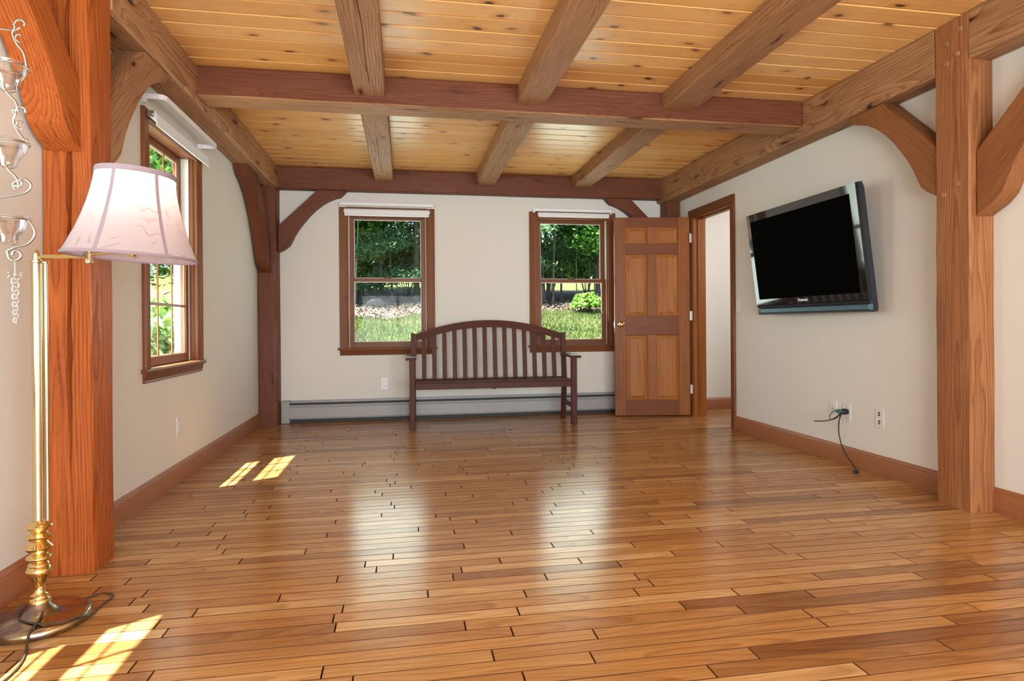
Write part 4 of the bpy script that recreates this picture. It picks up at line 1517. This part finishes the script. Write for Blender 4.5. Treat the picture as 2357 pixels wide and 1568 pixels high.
for z, rr, wd in ((ZB, bell(0), 0.008), (ZT - 0.006, bell(1), 0.016)):
    b = MB()
    vv, ff = [], []
    for s in range(SEG):
        an = A0 + 2 * PI * s / SEG
        for (dr, dz) in ((0.0015, wd * 0.8), (0.003, 0), (0.0, -0.003), (-0.003, 0), (-0.0015, wd * 0.8)):
            vv.append(sh(rr + dr - (0.30 * dz if z < 1.2 and dz > 0 else 0), an, z + dz))
    for s in range(SEG):
        s2 = (s + 1) % SEG
        for q in range(4):
            ff.append((s * 5 + q, s2 * 5 + q, s2 * 5 + q + 1, s * 5 + q + 1))
    b.add(vv, ff)
    b.build('hem_tape', M['tape'], sh_o, smooth=60)
b = MB()
b.tube([sh(0.1, 0.3, ZT - 0.02), sh(0, 0, ZT - 0.02), sh(0.1, 0.3 + PI, ZT - 0.02)], 0.0018, 6)
b.tube([sh(0.1, 0.3 + PI / 2, ZT - 0.02), sh(0, 0, ZT - 0.02), sh(0.1, 0.3 - PI / 2, ZT - 0.02)], 0.0018, 6)
b.build('spider', M['satin_brass'], sh_o)
# cord looped on the base and floor
b = MB()
cordp = [(-1.110, 2.165, 0.072), (-1.100, 2.120, 0.052), (-1.088, 2.062, 0.038), (-1.083, 2.020, 0.036), (-1.081, 1.998, 0.020), (-1.072, 1.975, 0.006), (-1.056, 1.940, 0.004), (-1.038, 1.888, 0.004), (-1.030, 1.838, 0.004), (-1.033, 1.790, 0.004), (-1.060, 1.730, 0.004), (-1.12, 1.62, 0.004)]
b.tube(spline([Vector(p) - Vector((LX, LY, 0)) for p in cordp], 5), 0.0033, 8)
b.build('cord', M['brown_cord'], lamp, smooth=60)
b = MB()
cordp = [(-1.110, 2.165, 0.074), (-1.150, 2.160, 0.066), (-1.168, 2.130, 0.050), (-1.155, 2.090, 0.040), (-1.110, 2.062, 0.037), (-1.060, 2.050, 0.035), (-1.020, 2.052, 0.037), (-0.998, 2.078, 0.036), (-0.985, 2.110, 0.022), (-0.985, 2.160, 0.005), (-0.988, 2.230, 0.004),
         (-0.982, 2.296, 0.004), (-1.007, 2.321, 0.004), (-1.031, 2.329, 0.004), (-1.050, 2.312, 0.004), (-1.075, 2.293, 0.004), (-1.13, 2.29, 0.004), (-1.19, 2.29, 0.004)]
b.tube(spline([Vector(p) - Vector((LX, LY, 0)) for p in cordp], 5), 0.0028, 8)
b.build('cord', M['brown_cord'], lamp, smooth=60)
pt = bpy.data.lights.new('bulb_light', 'POINT')
pt.energy = 4.0
pt.color = (1.0, 0.86, 0.70)
pt.shadow_soft_size = 0.05
po = bpy.data.objects.new('bulb_light', pt)
COL.objects.link(po)
po.location = Vector((LX, LY, 0)) + Vector((J2.x, J2.y, 1.345))

# ------------------------------------------------------------------ hanging candle holder with three glass cups
HX, HY = -0.952, 1.75
hc = thing('hanging_candle_holder', (HX, HY, 0), label='hanging scrolled wire candle holder with three glass cups', cat='candle holder')


def swirl(cx, cz, r0, r1, a0, a1, n=16):
    return [(cx + (r0 + (r1 - r0) * i / n) * math.cos(a0 + (a1 - a0) * i / n), cz + (r0 + (r1 - r0) * i / n) * math.sin(a0 + (a1 - a0) * i / n)) for i in range(n + 1)]


def wirepath(pts2, r_=0.0027):
    b = MB()
    b.tube(spline([(x, 0, z) for x, z in pts2], 4), r_, 8)
    b.build('wire_scroll', M['wire'], hc, smooth=60)


def ring(zc, r_):
    b = MB()
    b.tube([(r_ * math.cos(a) - 0.028, r_ * math.sin(a), zc) for a in [2 * PI * i / 28 for i in range(28)]], 0.0024, 8, closed=True)
    b.build('cup_ring', M['wire'], hc, smooth=60)


def cup(zc):
    b = MB()
    b.lathe([(0.043, zc + 0.008), (0.036, zc - 0.018), (0.024, zc - 0.038), (0.019, zc - 0.042), (0.017, zc - 0.058), (0.010, zc - 0.064), (0, zc - 0.065)], (-0.028, 0, 0), 28)
    b.lathe([(0.0, zc - 0.058), (0.014, zc - 0.055), (0.016, zc - 0.040), (0.021, zc - 0.035), (0.033, zc - 0.016), (0.0405, zc + 0.008), (0.043, zc + 0.008)], (-0.028, 0, 0), 28)
    b.build('glass_cup', M['glass'], hc, smooth=50)


# each link: curl at the top, S down to the rim of its cup
for zt, zc in ((1.690, 1.577), (1.470, 1.385)):
    p = swirl(0.004, zt - 0.004, 0.005, 0.017, -PI * 0.2, PI * 1.15, 12)
    p += [(-0.016, zt - 0.030), (-0.006, zt - 0.055), (0.008, zt - 0.075), (0.014, zc + 0.010), (0.015, zc)]
    wirepath(p)
    p = swirl(0.000, zt - 0.036, 0.004, 0.013, PI * 0.2, PI * 1.5, 10)
    wirepath(p, 0.0023)
    # from the far rim down to the next curl
    p = [(-0.071, zc), (-0.050, zc - 0.030), (-0.030, zc - 0.065), (-0.012, zc - 0.085), (-0.006, zc - 0.105)] + swirl(-0.012, zc - 0.112, 0.007, 0.004, 0, PI * 1.6, 8)
    wirepath(p)
    ring(zc, 0.043)
    cup(zc)
# last link opens into a side curl with its own cup
p = swirl(-0.006, 1.286, 0.004, 0.013, PI * 0.6, -PI * 0.9, 10) + [(0.006, 1.296), (0.022, 1.281), (0.012, 1.262), (-0.020, 1.252), (-0.06, 1.243), (-0.078, 1.225), (-0.072, 1.200)]
wirepath(p)
ring(1.192, 0.043)
cup(1.192)
p = [(0.015, 1.192), (0.028, 1.170), (0.028, 1.150), (0.012, 1.130), (-0.014, 1.122), (-0.032, 1.112)] + swirl(-0.014, 1.104, 0.018, 0.006, PI * 0.95, PI * 3.1, 16)
wirepath(p, 0.003)
b = MB(); b.tube([(-0.016, 0, 1.088), (-0.016, 0, 1.048)], 0.0007, 6); b.build('thread', M['plug'], hc)
b = MB()
pts = []
for i in range(26):
    z = 1.048 - 0.118 * i / 25
    pts.append((-0.016 + 0.0022 * math.cos(i * 1.5), 0.0022 * math.sin(i * 1.5), z))
b.tube(pts, [0.0085 - 0.0045 * i / 25 for i in range(26)], 10)
for a in range(6):
    an = a * PI / 3
    b.tube([(-0.016, 0, 1.046), (-0.016 + 0.012 * math.cos(an), 0.012 * math.sin(an), 1.052), (-0.016 + 0.016 * math.cos(an), 0.016 * math.sin(an), 1.044 if a % 2 else 1.060)], [0.003, 0.004, 0.001], 6)
b.build('glass_icicle', M['glass'], hc, smooth=60)
b = MB()
b.tube([(XL + 0.0005 - HX, 0, 1.672), (-0.05, 0, 1.672), (-0.012, 0, 1.668), (0.0, 0, 1.678)], 0.0022, 8)
b.lathe([(0, 0), (0.012, 0), (0.012, 0.004), (0, 0.005)], (XL - HX + 0.0005, 0, 1.672), 14, axis='x')
b.build('wall_hook', M['wire'], hc, smooth=50)


# ------------------------------------------------------------------ outdoors
def gz(x, y):
    """height of the ground outside"""
    if y > 6.2:
        return -0.38 + 0.168 * max(0.0, y - 7.0) - 0.05 * max(0.0, y - 17.5) if y < 40 else gz(x, 39.9)
    return -0.42


ax = np.linspace(-30, 40, 71)
ay = np.concatenate([np.linspace(-14, 6.2, 12), np.linspace(7.0, 60, 54)])
b = MB()
vv = [(x, y, gz(x, y) + 0.04 * noise.noise(Vector((x * 0.4, y * 0.4, 0)))) for y in ay for x in ax]
nx = len(ax)
ff = [(j * nx + i, j * nx + i + 1, (j + 1) * nx + i + 1, (j + 1) * nx + i) for j in range(len(ay) - 1) for i in range(nx - 1)]
b.add(vv, ff, r=0.5)
b.build('ground', M['ground'], kind='structure', smooth=60)


def scatter(name, mat, P, N, size, asp, seed, parent=None, kind='stuff', droop=0.0):
    """leaf cards: P centres (n,3), N rough normals (n,3)"""
    g = np.random.default_rng(seed)
    n = len(P)
    N = N + g.normal(0, 0.55, (n, 3))
    N /= np.linalg.norm(N, axis=1)[:, None]
    U = np.cross(N, g.normal(0, 1, (n, 3)))
    U /= np.linalg.norm(U, axis=1)[:, None]
    U[:, 2] -= droop
    U /= np.linalg.norm(U, axis=1)[:, None]
    V = np.cross(N, U)
    s = size * g.uniform(0.6, 1.3, (n, 1))
    V = V * s * asp
    U = U * s
    bend = N * s * 0.18
    verts = np.stack([P - U, P + V - bend, P + U, P - V - bend], 1).reshape(-1, 3)
    me = bpy.data.meshes.new(name)
    me.vertices.add(4 * n)
    me.vertices.foreach_set('co', verts.ravel())
    idx = np.arange(4 * n).reshape(n, 4)
    tri = np.stack([idx[:, [0, 1, 2]], idx[:, [0, 2, 3]]], 1).reshape(-1)
    me.loops.add(6 * n)
    me.loops.foreach_set('vertex_index', tri)
    me.polygons.add(2 * n)
    me.polygons.foreach_set('loop_start', np.arange(0, 6 * n, 3))
    a = me.attributes.new('rnd', 'FLOAT', 'POINT')
    a.data.foreach_set('value', np.repeat(g.random(n), 4))
    me.materials.append(mat)
    me.update(calc_edges=True)
    me.validate()
    o = bpy.data.objects.new(name, me)
    COL.objects.link(o)
    if parent is not None:
        o.parent = parent
    if kind:
        o['kind'] = kind
    return o


def tree(name, x, y, h, tr, cr, z0, n, mat, bark, seed, label, kind='broad', leaf=0.075, lean=0.0, group='trees beyond the lawn'):
    g = np.random.default_rng(seed)
    base = gz(x, y)
    t = thing(name, (x, y, base), label=label, cat='tree', group=group)
    b = MB()
    pts = [(lean * k * h + 0.05 * g.normal(), 0.05 * g.normal(), -0.1 + k * h) for k in (0, 0.12, 0.25, 0.4, 0.6, 0.8, 0.97)]
    pts[0] = (0, 0, -0.1)
    b.tube(spline(pts, 3), [tr * (1 - 0.75 * i / 18) for i in range(19)], 9)
    P, NN = [], []
    nb = 26
    for i in range(nb):
        zz = z0 + (h - z0) * (i + g.random()) / nb
        fr = (zz - z0) / (h - z0)
        an = g.uniform(0, 2 * PI)
        if kind == 'conifer':
            L = cr * (1 - fr) ** 0.8 + 0.25
            tip = Vector((math.cos(an) * L, math.sin(an) * L, zz - 0.28 * L))
        else:
            L = cr * math.sqrt(max(0.05, 1 - (2 * fr - 0.9) ** 2)) * g.uniform(0.8, 1.05)
            tip = Vector((math.cos(an) * L, math.sin(an) * L, zz + 0.15 * L))
        root = Vector((lean * zz, 0, zz))
        tip += Vector((lean * zz, 0, 0))
        mid = (root + tip) / 2 + Vector((0, 0, 0.08))
        b.tube([root, mid, tip], [tr * 0.22, tr * 0.13, 0.008], 5)
        m = n // nb
        q = g.uniform(0.25, 1.05, m)
        base_p = np.outer(1 - q, root) + np.outer(q, tip)
        spr = (0.30 if kind == 'conifer' else 0.42) * (0.5 + 0.5 * L / cr)
        off = g.normal(0, spr, (m, 3))
        off[:, 2] *= 0.28 if kind == 'conifer' else 0.6
        if kind == 'conifer':
            off[:, 2] -= np.abs(off[:, 0]) * 0.12
        P.append(base_p + off)
        nrm = np.zeros((m, 3))
        nrm[:, 2] = 1.0
        NN.append(nrm)
    b.build('trunk', bark, t, smooth=60)
    scatter('foliage', mat, np.concatenate(P), np.concatenate(NN), leaf, 0.42 if kind != 'conifer' else 0.24, seed + 1, t, droop=0.35 if kind == 'conifer' else 0.15)
    return t


gt = random.Random(77)
BR, MD, DK = M['leaf_bright'], M['leaf_mid'], M['leaf_dark']
tl = [
    ('maple_tree', -2.2, 18.6, 7.0, 0.10, 1.9, 1.3, 9000, BR, M['bark'], 'broad', 'bright green leafy tree on the outer side of the corner post window'),
    ('maple_tree', -0.75, 20.2, 7.5, 0.07, 1.6, 1.5, 7500, BR, M['bark_pale'], 'broad', 'bright green tree with a slim pale trunk in the corner post window'),
    ('hemlock_tree', 0.35, 18.4, 8.0, 0.10, 1.7, 0.95, 11000, DK, M['bark'], 'conifer', 'dark hemlock filling the upper half of the corner post window'),
    ('hemlock_tree', 2.0, 19.0, 8.0, 0.10, 1.8, 0.9, 9000, DK, M['bark'], 'conifer', 'dark hemlock hidden behind the wall between the far windows'),
    ('hemlock_tree', 4.3, 18.9, 8.5, 0.10, 1.9, 0.95, 12000, DK, M['bark'], 'conifer', 'dark hemlock in the window beside the open door'),
    ('maple_tree', 5.9, 18.2, 7.5, 0.09, 1.7, 1.7, 9000, MD, M['bark'], 'broad', 'green tree with hanging leaves in the window beside the open door'),
    ('maple_tree', 7.6, 19.0, 7.5, 0.10, 2.0, 1.3, 8000, MD, M['bark'], 'broad', 'green tree outside to the far side of the open door window'),
    ('maple_tree', -4.6, 19.5, 8.0, 0.12, 2.2, 1.0, 8000, BR, M['bark'], 'broad', 'big green tree far outside beyond the corner of the house'),
    ('maple_tree', 3.0, 21.5, 9.0, 0.09, 2.3, 1.2, 7000, MD, M['bark'], 'broad', 'green tree standing behind the dark hemlocks'),
    ('maple_tree', 5.3, 22.5, 9.0, 0.09, 2.3, 1.0, 8000, BR, M['bark_pale'], 'broad', 'bright green tree behind the one with hanging leaves'),
    ('maple_tree', -1.3, 23.8, 9.0, 0.09, 2.4, 1.9, 8000, MD, M['bark'], 'broad', 'green tree in the second row behind the slim pale trunk'),
    ('maple_tree', 1.2, 23.0, 9.0, 0.09, 2.4, 1.6, 8000, MD, M['bark_pale'], 'broad', 'green tree in the second row behind the first hemlock'),
]
for i, (nm, x, y, h, tr, cr, z0, n, mt, bk, kd, lb) in enumerate(tl):
    tree(nm, x, y, h, tr, cr * 1.15, z0, int(n * 2.8), mt, bk, 100 + i * 3, lb, kd, 0.085 if kd == 'broad' else 0.09, lean=gt.uniform(-0.03, 0.03))
# bare slender trunks standing in the leaf litter
ORD = ('first', 'second', 'third', 'fourth', 'fifth', 'sixth')
for nmw, x0, x1, cnt in (('corner post window', -1.7, 0.65, 6), ('window beside the open door', 3.9, 6.1, 6)):
    for i in range(cnt):
        y = gt.uniform(17.7, 20.5)
        x = (x0 + (x1 - x0) * (i + gt.uniform(0.25, 0.75)) / cnt) * y / 18.5
        b = MB()
        h = gt.uniform(2.4, 4.2)
        ln = gt.uniform(-0.06, 0.06)
        r0 = gt.uniform(0.018, 0.042)
        b.tube(spline([(0, 0, -0.1), (ln * 0.3 * h, 0.02, 0.35 * h), (ln * h * 0.8, -0.02, 0.7 * h), (ln * h, 0, h)], 3), [r0 * (1 - 0.06 * k) for k in range(10)], 7)
        o = b.build('sapling_trunk', M['bark'] if i % 3 else M['bark_pale'], smooth=60)
        o.location = (x, y, gz(x, y))
        tag(o, '%s slender trunk outside, %s from the left in the %s' % ('dark' if i % 3 else 'pale', ORD[i], nmw), 'tree', 'slender bare trunks beyond the lawn')


def shrub(name, x, y, r_, h, n, mat, seed, label, leaf):
    g = np.random.default_rng(seed)
    t = thing(name, (x, y, gz(x, y)), label=label, cat='shrub')
    b = MB()
    for k in range(7):
        a = g.uniform(0, 2 * PI)
        b.tube([(0, 0, -0.05), (math.cos(a) * r_ * 0.4, math.sin(a) * r_ * 0.4, h * 0.5), (math.cos(a) * r_ * 0.7, math.sin(a) * r_ * 0.7, h * 0.85)], [0.014, 0.010, 0.005], 6)
    b.build('stems', M['bark'], t, smooth=60)
    D = g.normal(0, 1, (n, 3))
    D /= np.linalg.norm(D, axis=1)[:, None]
    D[:, 2] = np.abs(D[:, 2]) * 1.0 - 0.15
    rad = g.uniform(0.7, 1.0, (n, 1)) * (1 + 0.18 * np.sin(D[:, :1] * 7 + seed) * np.cos(D[:, 1:2] * 6))
    P = D * rad * np.array([[r_, r_, h * 0.62]]) + np.array([[0, 0, h * 0.36]])
    scatter('foliage', mat, P, D + np.array([[0, 0, 0.5]]), leaf, 0.55, seed + 1, t, droop=0.2)


shrub('round_shrub', 4.95, 16.4, 0.46, 0.62, 1500, M['leaf_bright'], 301, 'small round bright green shrub at the lawn edge beside the open door window', 0.055)
shrub('hydrangea_shrub', -2.75, 6.9, 0.75, 1.75, 900, M['leaf_pale'], 311, 'pale broad leaved shrub outside the small paned window', 0.10)
shrub('leafy_shrub', -3.3, 8.6, 1.0, 1.5, 1500, M['leaf_mid'], 321, 'mid green shrub further off outside the small paned window', 0.09)
tree('maple_tree', -4.4, 10.8, 7.5, 0.16, 2.4, 1.6, 11000, MD, M['bark'], 331, 'tree with a thick dark trunk outside the small paned window', 'broad', 0.085, group=None)
tree('maple_tree', -6.6, 14.5, 9, 0.14, 2.8, 1.4, 10000, BR, M['bark'], 341, 'bright tree furthest off outside the small paned window', 'broad', 0.10, group=None)
tree('maple_tree', -9.5, 7.0, 9, 0.16, 3.0, 2.0, 9000, MD, M['bark'], 351, 'tree outside the wall of the small paned window, away from the lawn', 'broad', 0.12, group=None)

for i, (x, y, w) in enumerate(((-3.2, 22.0, 'beyond the big boulder'), (-1.6, 22.6, 'behind the slim pale maple'), (0.1, 21.6, 'behind the first hemlock'), (1.9, 22.4, 'between the two far windows'),
                              (3.9, 21.2, 'behind the second hemlock'), (5.2, 21.6, 'behind the round shrub'), (6.6, 22.0, 'behind the hanging leaves'), (8.4, 22.4, 'past the open door side'))):
    shrub('understory_shrub', x, y, 1.15, 2.3, 2600, M['leaf_dark'] if i in (2, 4) else M['leaf_mid'], 400 + i * 3, 'tall dark understory shrub ' + w, 0.10)

g = np.random.default_rng(9)
n = 10000
px_ = np.concatenate([g.uniform(-3.5, 2.0, n), g.uniform(2.0, 8.0, n // 2)])
py_ = np.concatenate([g.uniform(15.3, 19.0, n), g.uniform(16.6, 19.5, n // 2)])
keep = py_ > 15.6 + 0.35 * np.sin(px_ * 2.3) + 0.25 * np.sin(px_ * 5.1)
px_, py_ = px_[keep], py_[keep]
pz_ = np.array([gz(a, c) for a, c in zip(px_, py_)]) + g.uniform(0.02, 0.10, len(px_))
lit = scatter('leaf_litter', M['litter'], np.stack([px_, py_, pz_], 1), np.tile([[0, -0.6, 1.0]], (len(px_), 1)), 0.045, 0.6, 10)
tag(lit, 'pale and brown fallen leaves under the trees beyond the lawn', 'leaf litter')

n = 80000
px_ = g.uniform(-3.5, 8.5, n)
py_ = 7.5 + 9.6 * g.random(n) ** 0.8
keep = py_ < 16.0 + 0.35 * np.sin(px_ * 2.3) + 1.0 * (px_ > 2.0)
px_, py_ = px_[keep], py_[keep]
n = len(px_)
pz_ = np.array([gz(a, c) for a, c in zip(px_, py_)])
P = np.stack([px_, py_, pz_ + 0.02], 1)
hgt = g.uniform(0.035, 0.085, (n, 1))
an = g.uniform(0, PI, n)
W = np.stack([np.cos(an), np.sin(an), np.zeros(n)], 1) * g.uniform(0.006, 0.014, (n, 1))
Tt = P + np.concatenate([g.normal(0, 0.35, (n, 2)) * hgt, hgt], 1)
verts = np.stack([P - W, P + W, Tt], 1).reshape(-1, 3)
me = bpy.data.meshes.new('lawn_grass')
me.vertices.add(3 * n)
me.vertices.foreach_set('co', verts.ravel())
me.loops.add(3 * n)
me.loops.foreach_set('vertex_index', np.arange(3 * n))
me.polygons.add(n)
me.polygons.foreach_set('loop_start', np.arange(0, 3 * n, 3))
a = me.attributes.new('rnd', 'FLOAT', 'POINT')
patch = 0.5 + 0.22 * np.sin(px_ * 1.7 + 1.1 * np.sin(py_ * 1.3)) + 0.15 * np.sin(py_ * 3.1)
a.data.foreach_set('value', np.repeat(np.clip(patch + g.normal(0, 0.2, n), 0, 1), 3))
me.materials.append(M['blade'])
me.update(calc_edges=True)
lg = bpy.data.objects.new('lawn_grass', me)
COL.objects.link(lg)
lg['kind'] = 'stuff'
tag(lg, 'short sunlit lawn grass seen through the far windows', 'grass')

bm_pts = [(-1.75, 17.3, 0.42, 0.30), (-0.80, 17.7, 0.30, 0.24)]
for i, (x, y, r_, h) in enumerate(bm_pts):
    b = MB()
    prof = [(0, h), (r_ * 0.35, h * 0.96), (r_ * 0.75, h * 0.72), (r_ * 0.98, h * 0.35), (r_, 0.0), (r_ * 0.9, -0.1)]
    b.lathe(prof, (0, 0, 0), 14)
    for k, p in enumerate(b.v):
        p *= 1 + 0.22 * noise.noise(p * 4 + Vector((i * 5, 0, 0)))
    o = b.build('boulder', M['stone'], smooth=30)
    o.location = (x, y, gz(x, y))
    tag(o, ('larger grey boulder among the trees beyond the lawn', 'smaller grey boulder among the trees beyond the lawn')[i], 'rock', 'boulders beyond the lawn')
